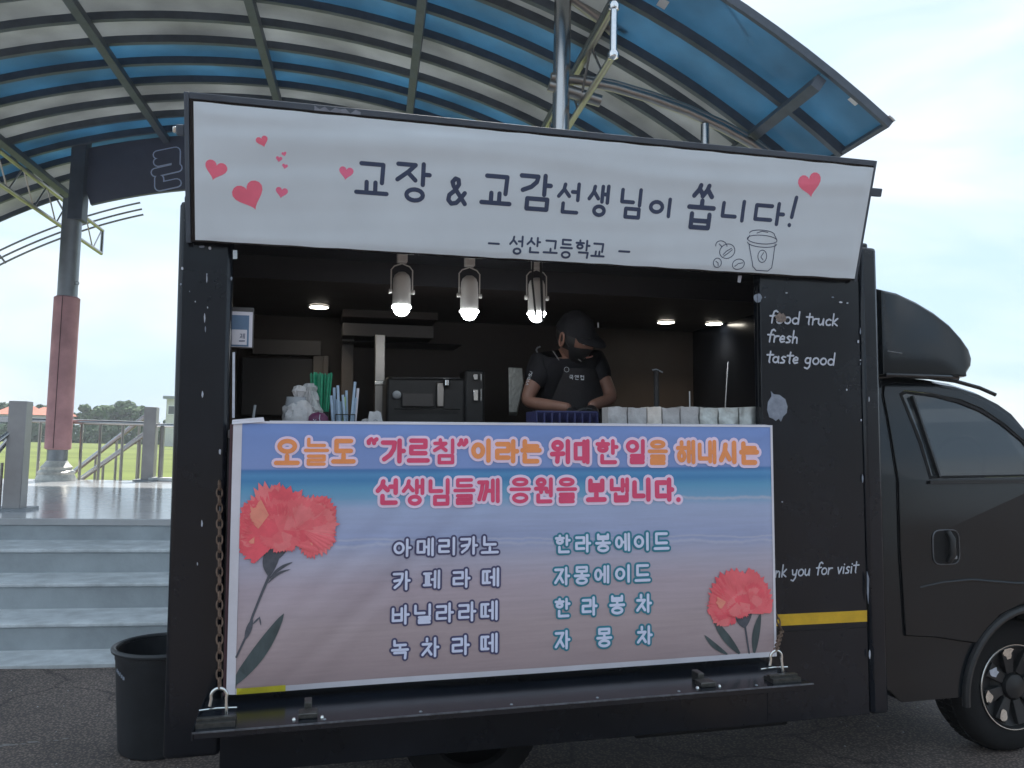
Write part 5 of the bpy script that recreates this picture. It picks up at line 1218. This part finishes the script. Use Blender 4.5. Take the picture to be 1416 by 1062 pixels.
# purple pouch
x = pos(440, .12); t = thing('pouch', 'round purple pouch with white marks in front of the green straws', 'pouch', (x, .12, CT), TF)
obj('body', MB().lathe([(.020, CT), (.034, CT+.010), (.040, CT+.030), (.036, CT+.052), (.022, CT+.066), (.001, CT+.070)], (x, .12, 0), 24), M['purple'], t)
obj('print_mark', MB().tube([(x+.006, .078, CT+.06), (x+.004, .078, CT+.045), (x+.008, .079, CT+.03)], .0015, 5).tube([(x-.018, .083, CT+.042), (x-.012, .081, CT+.034), (x-.008, .080, CT+.042)], .0013, 5), M['letterw'], t)
# green straws in dark holder
x = pos(443, .24); t = thing('straw_cup', 'dark cup packed with long green straws', 'straws', (x, .24, CT), TF)
obj('holder', MB().lathe([(.030, CT), (.034, CT+.075), (.032, CT+.075), (.029, CT+.004)], (x, .24, 0), 20), M['blackpl'], t)
rnd = random.Random(2); ztop = kz(443, 515, .24)
for k in range(46):
    a = rnd.uniform(0, 6.283); r0_ = .024*math.sqrt(rnd.random()); r1_ = r0_*1.75; obj('straw', MB().tube([(x+r0_*math.cos(a), .24+r0_*math.sin(a), CT+.006), (x+r1_*math.cos(a), .24+r1_*math.sin(a), ztop-rnd.uniform(0, .012))], .0032, 6, False), M['greenst'], t)
# coloured straws in wire basket
x = pos(477, .15); t = thing('straw_basket', 'black wire basket with pale blue and lime straws', 'straws', (x, .15, CT), TF)
for h in (.03, .062): obj('wire', MB().tube([(x-.036, .12, CT+h), (x+.036, .12, CT+h), (x+.036, .18, CT+h), (x-.036, .18, CT+h)], .002, 6, closed=True), M['blackpl'], t)
for dx_ in (-.036, -.012, .012, .036): obj('wire', MB().tube([(x+dx_, .12, CT), (x+dx_, .12, CT+.062)], .0016, 6), M['blackpl'], t)
for px0, px1, py, mm in ((464, 462, 536, 'bluest'), (470, 467, 533, 'bluest'), (468, 466, 552, 'bluest'), (476, 476, 549, 'limest'), (480, 479, 540, 'bluest'), (485, 491, 528, 'bluest'), (490, 495, 537, 'vinylw'), (461, 458, 547, 'bluest'), (473, 471, 555, 'bluest'), (487, 492, 550, 'bluest'), (478, 474, 546, 'bluest')):
    yy = .15+rnd.uniform(-.02, .02); a = tp(px0, 585, yy); b = tp(px1, py, yy); obj('straw', MB().tube([(a.x, yy, CT+.004), (b.x, yy, b.z)], .0052, 8, False), M[mm], t)
# small carton with a smile print
x = pos(519, .10); t = thing('paper_carton', 'small pale folded paper carton with a smile-like print', 'carton', (x, .10, CT), TF)
obj('body', MB().add([(x-.034, .075, CT), (x+.034, .075, CT), (x+.034, .13, CT), (x-.034, .13, CT), (x-.022, .095, CT+.075), (x-.010, .095, CT+.070), (x+.006, .095, CT+.078), (x+.020, .095, CT+.071), (x+.020, .115, CT+.071), (x-.022, .115, CT+.075)], [(0, 1, 7, 6, 5, 4), (2, 3, 9, 8), (0, 4, 9, 3), (1, 2, 8, 7), (4, 5, 6, 7, 8, 9), (3, 2, 1, 0)]), M['paper'], t, smooth=False)
obj('print_mark', MB().tube([(x-.012+.024*k/6, .0835, CT+.030-.006*math.sin(math.pi*k/6)) for k in range(7)], .0016, 5).tube([(x-.008+.016*k/6, .0860, CT+.038+.004*math.sin(math.pi*k/6)) for k in range(7)], .0010, 5), M['dark_text'], t)
obj('tea_bag', crumple([(.020, CT), (.022, CT+.03), (.012, CT+.045), (.001, CT+.048)], pos(507, .13), .15, amp=.5, seed=9), M['paper'], frame=TF, label='small crumpled paper packet behind the pale carton', cat='packet')
x = pos(351, .18); obj('plastic_stirrer', MB().tube([(x-.008, .18, CT), (x+.004, .18, kz(354, 560, .18))], .005, 8), M['cup'], frame=TF, label='clear plastic stick leaning near the left end of the counter', cat='stirrer')
# row of folded paper packs at the right
edges = [840, 867.5, 894.5, 915.5, 940.5, 967, 993, 1021.5, 1046.5]; looks = ['paper', 'paper', 'paperw', 'paper', 'paper', 'foilpap', 'foilpap', 'foilpap']
descr = ['leftmost pale pack in the row beside the barista', 'second pack from the left, smooth grey paper', 'narrow warm white pack, the brightest of the row', 'plain grey pack right of the warm white one', 'grey pack with a creased top, fifth in the row', 'silvery pack with a dented corner, left of the dark dented one', 'silvery pack with a deep dark dent at the foot of the steel stick', 'rightmost silvery pack with rounded corners']
for k in range(8):
    Yk = .055; a = tp(edges[k]+.8, 562.5, Yk); b = tp(edges[k+1]-.8, 586, Yk); z1 = a.z+random.uniform(-.004, .003); n = 9; vs = []; 
    mb = MB(); nz = 5
    prof_ = []
    for j in range(nz+1):
        z = CT+(z1-CT)*j/nz
        for i in range(n+1):
            u = i/n; xx = a.x+(b.x-a.x)*u; bulge = .012*math.sin(math.pi*u)*(1-.5*(j/nz))+.010*mnoise.noise(Vector((u*2.5+k*7, j*.7, 2)))
            if k >= 5: bulge -= .016*math.exp(-((u-.35)**2/.05+(j/nz-.85)**2/.08))
            vs.append((xx, Yk-bulge, z+(.006*mnoise.noise(Vector((u*3, k*3.1, 4))) if j == nz else 0)))
    o1 = len(vs); vs += [(a.x, Yk+.07, z1), (b.x, Yk+.07, z1), (a.x, Yk+.07, CT), (b.x, Yk+.07, CT)]
    fs = [(j*(n+1)+i, j*(n+1)+i+1, (j+1)*(n+1)+i+1, (j+1)*(n+1)+i) for j in range(nz) for i in range(n)]
    fs += [tuple([nz*(n+1)+i for i in range(n+1)]+[o1+1, o1]), (o1, o1+1, o1+3, o1+2), tuple([j*(n+1) for j in range(nz+1)]+[o1, o1+2]), tuple([j*(n+1)+n for j in range(nz+1)]+[o1+1, o1+3])]
    obj('paper_pack', mb.add(vs, fs), M[looks[k]], frame=TF, loc=((a.x+b.x)/2, Yk+.03, CT), label=descr[k], cat='paper pack', group='paper packs lined up on the counter edge')
# stick, short tube, frother bottle
a = tp(1000, 572, .14); b = tp(1007, 500, .14); t = obj('stirring_rod', MB().tube([(a.x, .14, CT), (b.x, .14, b.z)], [.0035, .0025], 8), M['steel'], frame=TF, label='thin steel rod standing up behind the dented silvery pack', cat='rod')
a = tp(954, 555, .3); b = tp(953.5, 541, .3); t = thing('small_bottle', 'thin pale tube sticking up behind the fifth paper pack', 'bottle', (a.x, .3, CT), TF)
obj('body', MB().lathe([(.016, CT), (.016, CT+.03), (.005, CT+.04)], (a.x, .3, 0), 14), M['blackpl'], t); obj('nozzle', MB().tube([(a.x, .3, CT+.035), (b.x, .3, b.z)], .003, 8), M['white'], t)
x = pos(908, .22); zt_ = kz(908, 511, .22); t = thing('pump_bottle', 'dark pump bottle standing behind the second and third packs', 'bottle', (x, .22, CT), TF)
obj('body', MB().lathe([(.018, CT), (.020, CT+.01), (.016, CT+.07), (.013, CT+.075), (.018, CT+.08), (.018, CT+.10), (.012, CT+.105), (.011, zt_-.012), (.014, zt_-.006), (.001, zt_)], (x, .22, 0), 18), M['blackpl'], t)
obj('nozzle', MB().tube([(x-.018, .22, zt_-.003), (x, .22, zt_), (x+.03, .22, zt_-.012)], .004, 8), M['galv'], t)
obj('modelled_sheen', MB().tube([(x-.012, .203, CT+.005), (x-.010, .206, CT+.065)], .0022, 6), M['cup'], t)  # pale tube modelled as a highlight down the bottle's side
# espresso machine on the back counter
Ym = .98; a = tp(535, 497, Ym); b = tp(648, 580, Ym)
t = thing('espresso_machine', 'black espresso machine with chrome trim behind the counter', 'coffee machine', ((a.x+b.x)/2, Ym+.15, 1.42), TF)
obj('body', MB().box((a.x, Ym+.02, 1.42), (b.x, Ym+.30, kz(535, 520, Ym))), M['blackpl'], t, bevel=.015)
obj('top_rail', MB().tube([tp(542, 522.5, Ym), tp(636, 522.5, Ym)], .0028, 6), M['steel'], t)
obj('drip_tray', MB().tube([tp(545, 565.5, Ym-.01), tp(636, 566, Ym-.01)], .003, 6), M['zinc'], t)
obj('front_plate', MB().box((tp(556, 545, Ym).x, Ym, tp(556, 562, Ym).z), (tp(600, 545, Ym).x, Ym+.018, tp(556, 543, Ym).z)), M['grey_in'], t, bevel=.004)
obj('side_plate', MB().box((tp(604, 545, Ym).x, Ym-.004, tp(556, 562, Ym).z), (tp(614, 545, Ym).x, Ym+.018, tp(556, 528, Ym).z)), M['steel_warm'], t, bevel=.004)
obj('gauge', MB().lathe([(.022, Ym+.018), (.022, Ym+.008), (.018, Ym+.006), (.001, Ym+.007)], (tp(549, 546, Ym).x, 0, tp(549, 546, Ym).z), 20, 'y'), M['galv'], t)
obj('group_head', MB().lathe([(.020, tp(616, 533, Ym).z), (.020, tp(616, 526, Ym).z), (.001, tp(616, 525, Ym).z)], (tp(617, 530, Ym).x, Ym-.01, 0), 14), M['chrome'], t)
Yg = .95; a = tp(644, 510, Yg); b = tp(672, 585, Yg)
t = thing('coffee_grinder', 'slim black coffee grinder with two chrome bands right of the espresso machine', 'grinder', ((a.x+b.x)/2, Yg+.08, 1.42), TF)
obj('body', MB().box((a.x, Yg+.02, 1.42), (b.x, Yg+.18, a.z)), M['blackpl'], t, bevel=.015)
obj('band', MB().box((tp(655, 520, Yg).x, Yg+.0, tp(655, 525, Yg).z), (tp(661, 520, Yg).x, Yg+.019, tp(655, 517, Yg).z)), M['chrome'], t, bevel=.002)
obj('band', MB().box((tp(655, 520, Yg).x, Yg+.0, tp(655, 554, Yg).z), (tp(661.5, 520, Yg).x, Yg+.019, tp(655, 538.5, Yg).z)), M['chrome'], t, bevel=.002)
obj('spout', MB().tube([tp(665.3, 517, Yg), tp(665.3, 526, Yg)], .002, 6).tube([tp(665.3, 538, Yg), tp(665.3, 554, Yg)], .002, 6), M['zinc'], t)
Ys = 1.05; obj('grey_apron_bundle', MB().add([tp(703, 508, Ys), tp(722, 509, Ys), tp(724, 530, Ys), tp(715, 570, Ys), tp(704, 570, Ys), tp(703, 508, Ys+.05), tp(722, 509, Ys+.05), tp(724, 530, Ys+.05), tp(715, 575, Ys+.05), tp(704, 575, Ys+.05)], [(0, 1, 2, 3, 4), (9, 8, 7, 6, 5), (0, 5, 6, 1), (1, 6, 7, 2), (2, 7, 8, 3), (3, 8, 9, 4), (4, 9, 5, 0)]), M['foilpap'], frame=TF, bevel=.004, label='pale grey sack standing behind the barista elbow', cat='sack')
a = tp(737, 569, .30); b = tp(820, 584, .30)
tr_ = MB().box((a.x, .24, CT), (b.x, .40, CT+.012)); 
for k in range(9):
    xx = a.x+(b.x-a.x)*k/8; tr_.box((xx-.004, .24, CT+.012), (xx+.004, .40, a.z))
tr_.box((a.x, .238, a.z-.006), (b.x, .246, a.z+.002)); obj('cup_rack', tr_, M['bluetray'], frame=TF, bevel=.002, label='dark blue slatted rack under the barista hands', cat='rack')
# framed notice at the left jamb inside
Yn = .09; a = tp(318, 424, Yn); b = tp(350, 482, Yn); t = thing('framed_notice', 'small framed notice hanging inside the left edge of the opening', 'notice', ((a.x+b.x)/2, Yn, b.z), TF)
obj('frame', MB().box((a.x, Yn, b.z), (b.x, Yn+.012, a.z)), M['grey_in'], t, bevel=.003)
obj('sheet', MB().box((a.x+.006, Yn-.003, b.z+.004), (b.x-.004, Yn-.0005, tp(330, 431, Yn).z)), M['vinylw'], t)
obj('blue_area', MB().box((a.x+.008, Yn-.005, b.z+.006), (tp(344.5, 450, Yn).x, Yn-.0035, tp(330, 436, Yn).z)), M['bluetx'], t)
obj('label_plate', MB().box((a.x+.010, Yn-.007, tp(330, 477, Yn).z), (tp(342, 450, Yn).x, Yn-.0055, tp(330, 456, Yn).z)), M['vinylw'], t, bevel=.002)
pr = Print(lambda u, v, e: Vector((u, Yn-.0075-e, v)))
def nuv(x, y): q = tp(x, y, Yn-.0075); return (q.x, q.z)
u0_, v0_, u1_, v1_ = pxbox(nuv, (331.5, 461, 339, 468.5)); pr.glyph('제', u0_, v0_, u1_, v1_, .0022, 0)
a_ = nuv(331, 471.5); b_ = nuv(338, 471.5); pr.stroke([a_, b_], .004, 0); pr.done('lettering', M['dark_text'], t)
# pendant cord marks on the back wall beside the barista: small curved emblem and ampersand
t = thing('wall_emblem', 'small white curved mark with a tiny ampersand on the dark back wall', 'wall print', (tp(746, 490, 1.6).x, 1.655, 1.9), TF)
pr = Print(lambda u, v, e: Vector((u, 1.655-e, v)))
def wuv(x, y): q = tp(x, y, 1.655); return (q.x, q.z)
pr.stroke([wuv(x, y) for x, y in ((746.5, 479.5), (743, 481), (741.5, 484), (743, 487))], .010, 0)
u0_, v0_, u1_, v1_ = pxbox(wuv, (746, 492, 751, 499)); pr.glyph('&', u0_, v0_, u1_, v1_, .005, 0); pr.done('mark', M['lettering_dim'], t)

#@@PERSON
# ---------------------------------------------------------------- barista
def skinfig(name, verts, edges, radii, m_, parent, sub=2, root=0):
    me = bpy.data.meshes.new(name); o_ = ORG[parent.name][0]
    me.from_pydata([Vector(v)-o_ for v in verts], edges, []); me.materials.append(m_)
    ob = bpy.data.objects.new(name, me); COL.objects.link(ob); ob.parent = parent; ORG[ob.name] = ORG[parent.name]
    md = ob.modifiers.new('skin', 'SKIN'); md.use_smooth_shade = True
    sv = me.skin_vertices[0].data
    for i, r_ in enumerate(radii): sv[i].radius = r_ if isinstance(r_, tuple) else (r_, r_)
    sv[root].use_root = True
    sb = ob.modifiers.new('sub', 'SUBSURF'); sb.levels = sub; sb.render_levels = sub
    return ob
YP = .72
pc = tp(790, 520, YP); hd = tp(793, 467, YP-.06); px_ = pc.x
ps = thing('person', 'barista in black cap, black mask, black T-shirt and apron bending over the counter', 'person', (px_, YP+.15, .55), TF)
sL = tp(748, 506, YP+.0); sR = tp(825, 503, YP+.02); eL = tp(727, 556, YP-.02); wLp = tp(790, 565, .50); eR = tp(846, 552, YP-.10); wRp = tp(815, 562, .52)
V = [(px_, YP+.20, 1.42), (px_, YP+.17, 1.55), (px_+.005, YP+.10, 1.72), (px_+.01, YP+.04, sL.z-.03), (px_+.01, YP+.0, sL.z+.035), (hd.x-.005, YP-.03, hd.z-.06),
     tuple(sL), tuple(eL), tuple(wLp), tuple(sR), tuple(eR), tuple(wRp),
     (px_-.10, YP+.19, 1.34), (px_-.11, YP+.14, .98), (px_-.12, YP+.20, .62), (px_-.12, YP+.08, .59), (px_+.10, YP+.19, 1.34), (px_+.11, YP+.14, .98), (px_+.12, YP+.20, .62), (px_+.12, YP+.08, .59)]
Ed = [(0, 1), (1, 2), (2, 3), (3, 4), (4, 5), (3, 6), (6, 7), (7, 8), (3, 9), (9, 10), (10, 11), (0, 12), (12, 13), (13, 14), (14, 15), (0, 16), (16, 17), (17, 18), (18, 19)]
Rd = [(.13, .09), (.12, .08), (.12, .08), (.10, .065), .048, .050, .048, .036, .026, .048, .036, .026, .085, .058, .042, .035, .085, .058, .042, .035]
body = skinfig('body', V, Ed, Rd, M['skin'], ps)
# trousers and shirt follow the body
skinfig('trousers', [V[0], V[12], V[13], (V[14][0], V[14][1], .66), V[16], V[17], (V[18][0], V[18][1], .66)], [(0, 1), (1, 2), (2, 3), (0, 4), (4, 5), (5, 6)], [(.16, .12), .10, .075, .062, .10, .075, .062], M['tee'], ps)
def lerp(a, b, t): return tuple(Vector(a).lerp(Vector(b), t))
for s in (-.12, .12): obj('shoe', MB().lathe([(.001, .552), (.045, .552), (.05, .575), (.035, .62), (.001, .63)], (px_+s, YP+.12, 0), 14), M['blackpl'], ps)
skinfig('t_shirt', [V[0], V[1], V[2], V[3], lerp(V[3], V[4], .8), V[6], lerp(V[6], V[7], .62), V[9], lerp(V[9], V[10], .62)], [(0, 1), (1, 2), (2, 3), (3, 4), (3, 5), (5, 6), (3, 7), (7, 8)], [(.165, .125), (.165, .122), (.182, .135), (.165, .125), .075, .082, .070, .082, .070], M['tee'], ps)
# head, bowed and turned to the right
HR = (Matrix.Translation((hd.x, YP-.085, hd.z)) @ Matrix.Rotation(R(-16), 4, 'Y') @ Matrix.Rotation(R(26), 4, 'Z') @ Matrix.Rotation(R(34), 4, 'X') @ Matrix.Scale(1.10, 4))
# local head axes: -Y is the face, Z up
def headpt(a, b, rs=1.0):     # a azimuth (0 = face), b elevation
    x = .074*math.cos(b)*math.sin(a); y = -.092*math.cos(b)*math.cos(a); z = .112*math.sin(b)
    face = max(0, math.cos(a))
    if z < 0: x *= 1-.38*(-z/.112)**1.2; y = y*(1-.12*(-z/.112)) if y < 0 else y*(1-.45*(-z/.112))
    g = lambda a0, b0, sa_, sb: math.exp(-((a-a0)/sa_)**2-((b-b0)/sb)**2)
    y -= .020*g(0, -.10, .17, .20)+.006*g(0, .28, .5, .10)+.008*g(0, -.48, .30, .12)+.008*g(0, -.92, .3, .16)
    y += .009*(g(-.42, .10, .18, .12)+g(.42, .10, .18, .12))
    return Vector((x*rs, y*rs, z*rs))
def headmesh(rs, a0, a1, b0, b1, na, nb, out=None):
    vs = [HR @ headpt(a0+(a1-a0)*i/na, b0+(b1-b0)*j/nb, rs if out is None else out(i/na, j/nb)) for j in range(nb+1) for i in range(na+1)]
    return MB().add(vs, [(j*(na+1)+i, j*(na+1)+i+1, (j+1)*(na+1)+i+1, (j+1)*(na+1)+i) for j in range(nb) for i in range(na)])
head = obj('head', headmesh(1, -math.pi, math.pi, -math.pi/2, math.pi/2, 40, 28), M['skin'], ps)
for s in (-1, 1):
    em = MB(); c = HR @ Vector((s*.076, .005, .0)); pts = [HR @ Vector((s*(.076+.008*math.sin(t*.5)), .004+.016*math.cos(t)*.9, .002+.030*math.sin(t))) for t in [6.283*k/16 for k in range(16)]]
    em.tube(pts, .0055, 8, closed=True).add([HR @ Vector((s*.074, .004+.014*math.cos(t), .002+.026*math.sin(t))) for t in [6.283*k/12 for k in range(12)]], [tuple(range(12))]); obj('ear', em, M['skin'], head)
    obj('eye', MB().lathe([(.001, -.012), (.009, -.008), (.012, 0), (.009, .008), (.001, .012)], HR @ Vector((s*.030, -.082, .012)), 12), M['white'], head)
    obj('pupil', MB().lathe([(.001, -.006), (.005, 0), (.001, .006)], HR @ Vector((s*.030, -.0935, .010)), 10), M['gap'], head)
    obj('eyebrow', MB().tube([HR @ Vector((s*.014, -.098, .034)), HR @ Vector((s*.030, -.096, .040)), HR @ Vector((s*.048, -.082, .036))], .003, 6), M['gap'], head)
obj('mouth', MB().tube([HR @ Vector((-.02, -.098, -.055)), HR @ Vector((0, -.104, -.053)), HR @ Vector((.02, -.098, -.055))], .004, 6), mat('lip', (.28, .12, .10), .5, 0, .1, 20), head)
obj('hair', headmesh(1.035, .95, 2*math.pi-.95, -.35, math.pi/2, 30, 14), mat('black_hair', (.012, .011, .011), .6, 0, .3, 60), ps)
obj('face_mask', headmesh(1.06, -1.25, 1.25, -1.25, -.12, 22, 12), M['blackpl'], ps)
for s in (-1, 1): obj('mask_strap', MB().tube([HR @ Vector((s*.070, -.034, -.022)), HR @ Vector((s*.079, 0, .012))], .0016, 6), M['blackpl'], ps)
cap = obj('cap', headmesh(1.09, -math.pi, math.pi, .24, math.pi/2, 36, 10), M['tee'], ps)
bm_ = MB(); vs = []
for i in range(13):
    a = -.95+1.9*i/12; p0 = headpt(a, .26, 1.09); q = Vector((p0.x*1.05, p0.y-.065*math.cos(a*1.25), p0.z-.006-.010*math.cos(a)))
    for c in (p0, q): vs += [HR @ (c+Vector((0, 0, .002))), HR @ (c-Vector((0, 0, .002)))]
bm_.add(vs, [f for i in range(12) for f in ((i*4, i*4+4, i*4+6, i*4+2), (i*4+1, i*4+3, i*4+7, i*4+5), (i*4+2, i*4+6, i*4+7, i*4+3))]); obj('cap_peak', bm_, M['tee'], cap)
obj('cap_tab', MB().bar(HR @ Vector((.03, -.092, .075)), HR @ Vector((.032, -.085, .095)), .006, .003), M['galv'], cap)
# apron bib and straps
ap = MB(); vs = []; n = 10
apx0, apx1 = tp(768, 500, YP-.09).x, tp(836, 500, YP-.09).x
rows = [(sL.z-.02, .50), (sL.z-.09, .68), (sL.z-.18, .9), (1.62, 1.0), (1.5, 1.02), (1.38, 1.05)]
for z, wq in rows:
    for i in range(n+1):
        s = -1+2*i/n; vs.append((px_+.012+s*.155*wq, YP-.150+.085*s*s*wq-(1.72-z)*.02+(.04 if z < 1.5 else 0), z))
ap.add(vs, [(j*(n+1)+i, j*(n+1)+i+1, (j+1)*(n+1)+i+1, (j+1)*(n+1)+i) for j in range(len(rows)-1) for i in range(n)])
apo = obj('apron', ap, M['apron'], ps)
for q0_, q1_ in (((765, 486), (773, 498)), ((800, 497), (804, 500))):
    obj('apron_strap', MB().bar(tp(*q0_, YP-.135), tp(*q1_, YP-.145), .012, .004), M['grey_in'], apo)
YA = YP-.172
def auv(x, y): q = tp(x, y, YA); return (q.x, q.z)
pr = Print(lambda u, v, e: Vector((u, YA-e, v)))
for ch, b in (('국', (787, 518.5, 793, 525)), ('앤', (794.5, 518.5, 800.5, 525.2)), ('컵', (802, 518.8, 808, 525.6))):
    u0_, v0_, u1_, v1_ = pxbox(auv, b); pr.glyph(ch, u0_, v0_, u1_, v1_, .0028, 0)
cc = auv(783.5, 511); pr.stroke([(cc[0]+.0115*math.cos(6.283*k/18), cc[1]+.0115*math.sin(6.283*k/18)) for k in range(19)], .0016, 0)
pr.done('apron_print', M['lettering_dim'], apo)
# sleeve letters run down the upper arm
YS = eL.y-.088
SLV = {'V': [[(0, 0), (.5, 1), (1, 0)]], 'D': [[(0, 0), (0, 1), (.6, .9), (.95, .5), (.6, .1), (0, 0)]], 'S': [[(1, .08), (.3, 0), (.1, .28), (.9, .68), (.7, 1), (0, .92)]], 'J': [[(.8, 0), (.7, .9), (.2, 1), (0, .75)]]}
pr = Print(lambda u, v, e: Vector((u, YS-e, v)))
for ch, (cx, cy) in zip('VVDSJ', ((729, 531), (730, 527), (731.5, 522.5), (733, 518.5), (734.3, 515))):
    c = tp(cx, cy, YS); k = .0115; ca, sa_ = math.cos(R(75)), math.sin(R(75))
    for st_ in SLV[ch]:
        pr.stroke([(c.x+k*((x-.5)*ca-(.5-y)*sa_), c.z+k*((x-.5)*sa_+(.5-y)*ca)) for x, y in st_], .0022, 0)
pr.done('sleeve_print', M['lettering_dim'], ps)
# gloved hands: palm, five bent fingers closing on a cup
cupc = Vector(((wLp.x+wRp.x)/2+.0, .40, CT+.03))
t = thing('held_cup', 'clear cup held between the barista gloved hands above the blue rack', 'cup', tuple(cupc), TF)
obj('body', MB().lathe([(.026, cupc.z-.03), (.038, cupc.z+.03), (.036, cupc.z+.03), (.024, cupc.z-.028)], (cupc.x, cupc.y, 0), 20), M['cup'], t)
obj('straw', MB().tube([(cupc.x-.02, cupc.y, cupc.z), (cupc.x-.05, cupc.y-.01, cupc.z+.055)], .003, 8), M['white'], t)
def hand(wr, sgn):
    wr = Vector(wr); pv = Vector((cupc.x-sgn*.055, cupc.y+.02, cupc.z+.01)); d = (pv-wr); palm = wr.lerp(pv, .75)
    vs = [tuple(wr), tuple(palm)]; ed = [(0, 1)]; rd = [(.030, .026), (.040, .022)]
    for i, (h, ln) in enumerate(((.030, .92), (.010, 1.0), (-.010, .95), (-.028, .78))):
        k0 = palm+Vector((sgn*.022, -.028, h)); k1 = k0+Vector((sgn*.012*ln, -.034*ln, h*.1)); k2 = k1+Vector((sgn*.028*ln, -.018*ln, -.002)); k3 = k2+Vector((sgn*.020*ln, .006, -.004))
        b_ = len(vs); vs += [tuple(k0), tuple(k1), tuple(k2), tuple(k3)]; ed += [(1, b_), (b_, b_+1), (b_+1, b_+2), (b_+2, b_+3)]; rd += [.0105, .0095, .0088, .0078]
    b_ = len(vs); t0_ = palm+Vector((sgn*.012, -.004, .030)); vs += [tuple(t0_), tuple(t0_+Vector((sgn*.022, .0, .018))), tuple(t0_+Vector((sgn*.044, -.004, .016)))]; ed += [(1, b_), (b_, b_+1), (b_+1, b_+2)]; rd += [.014, .011, .009]
    skinfig('gloved_hand', vs, ed, rd, M['glove'], ps)
hand(wLp, 1); hand(wRp, -1)

#@@BIN
# ---------------------------------------------------------------- waste bin by the steps
bc = sp(222, 1030, 4.30); bx_ = bc.x; gzb = gz(*(SF @ Vector((bx_, 4.30, 0))).xy)
zr_ = sp(200, 892, 4.30).z
t = thing('waste_bin', 'round charcoal plastic bin standing behind the rear corner of the truck', 'bin', (bx_, 4.30, gzb), SF)
h_ = zr_-gzb
obj('bucket', MB().lathe([(.001, gzb+.004), (.185, gzb+.004), (.192, gzb+.02), (.222, gzb+h_-.05), (.225, gzb+h_-.045), (.226, gzb+h_-.010), (.218, gzb+h_-.010), (.186, gzb+.03), (.001, gzb+.03)], (bx_, 4.30, 0), 48), M['bin'], t)
obj('rim', MB().tube([(bx_+.232*math.cos(6.283*k/48), 4.30+.232*math.sin(6.283*k/48), gzb+h_-.004) for k in range(48)], .013, 8, closed=True), M['bin'], t)
pr = Print(lambda u, v, e: Vector((bx_+math.sin(u)*(.2235+e), 4.30-math.cos(u)*(.2235+e), v)), .05)
rnd = random.Random(4)
for k in range(5): pr.stroke([(-.98+k*.07, gzb+h_-.085-k*.006), (-.93+k*.07, gzb+h_-.080-k*.006+rnd.uniform(-.006, .006))], .016, 0)
pr.done('worn_label', M['chip'], t)
# scraps and stains on the yard
pm = Print(lambda u, v, e: (lambda q: Vector((q.x, q.y, gz(q.x, q.y)+.003+e)))(SF @ Vector((u, v, 0))), .05)
for k in range(9):
    cx_, cy_2 = -1.74+.035*k, 4.40+.008*k+rnd.uniform(-.01, .01); rr2 = rnd.uniform(.006, .02)
    pm.poly([(cx_+rr2*1.5*rnd.uniform(.6, 1.2)*math.cos(6.283*q/8), cy_2+rr2*rnd.uniform(.5, 1.1)*math.sin(6.283*q/8)) for q in range(8)], 0)
obj('paint_stain', pm.mb, mat('pale_paint_stain', (.20, .19, .18), .8, 0, .5, 60), kind='structure', smooth=False, fixn=False)

gr_ = MB(); rnd = random.Random(21)
for k in range(420):
    x = rnd.uniform(-3.4, 4.6); y = rnd.uniform(-.9, 2.9); z = gz(x, y); r_ = rnd.uniform(.0025, .008)
    if -.4 < x < 2.5 and y > .1 and rnd.random() < .6: continue
    gr_.add([(x+r_*rnd.uniform(.6, 1.2)*math.cos(a), y+r_*math.sin(a), z) for a in (0, 2.1, 4.2)]+[(x, y, z+r_*.8)], [(0, 1, 3), (1, 2, 3), (2, 0, 3)])
obj('grit', gr_, M['paper'], smooth=False, kind='stuff', label='loose pale grit scattered over the asphalt yard', cat='grit', loc=(0, 0, 0))
# ---------------------------------------------------------------- thin summer haze over the fields
hm = bpy.data.materials.new('haze'); hm.use_nodes = True; ht = hm.node_tree; ht.nodes.clear()
ho = ht.nodes.new('ShaderNodeOutputMaterial'); hv = ht.nodes.new('ShaderNodeVolumePrincipled')
hv.inputs['Color'].default_value = (.86, .93, 1.0, 1); hv.inputs['Density'].default_value = .0009; hv.inputs['Anisotropy'].default_value = .2
ht.links.new(hv.outputs['Volume'], ho.inputs['Volume'])
hb = obj('haze', MB().box((-1700, -1700, -1.2), (1700, 1700, 14)), hm, kind='stuff', smooth=False, label='pale summer haze lying over the field and yard', cat='haze')
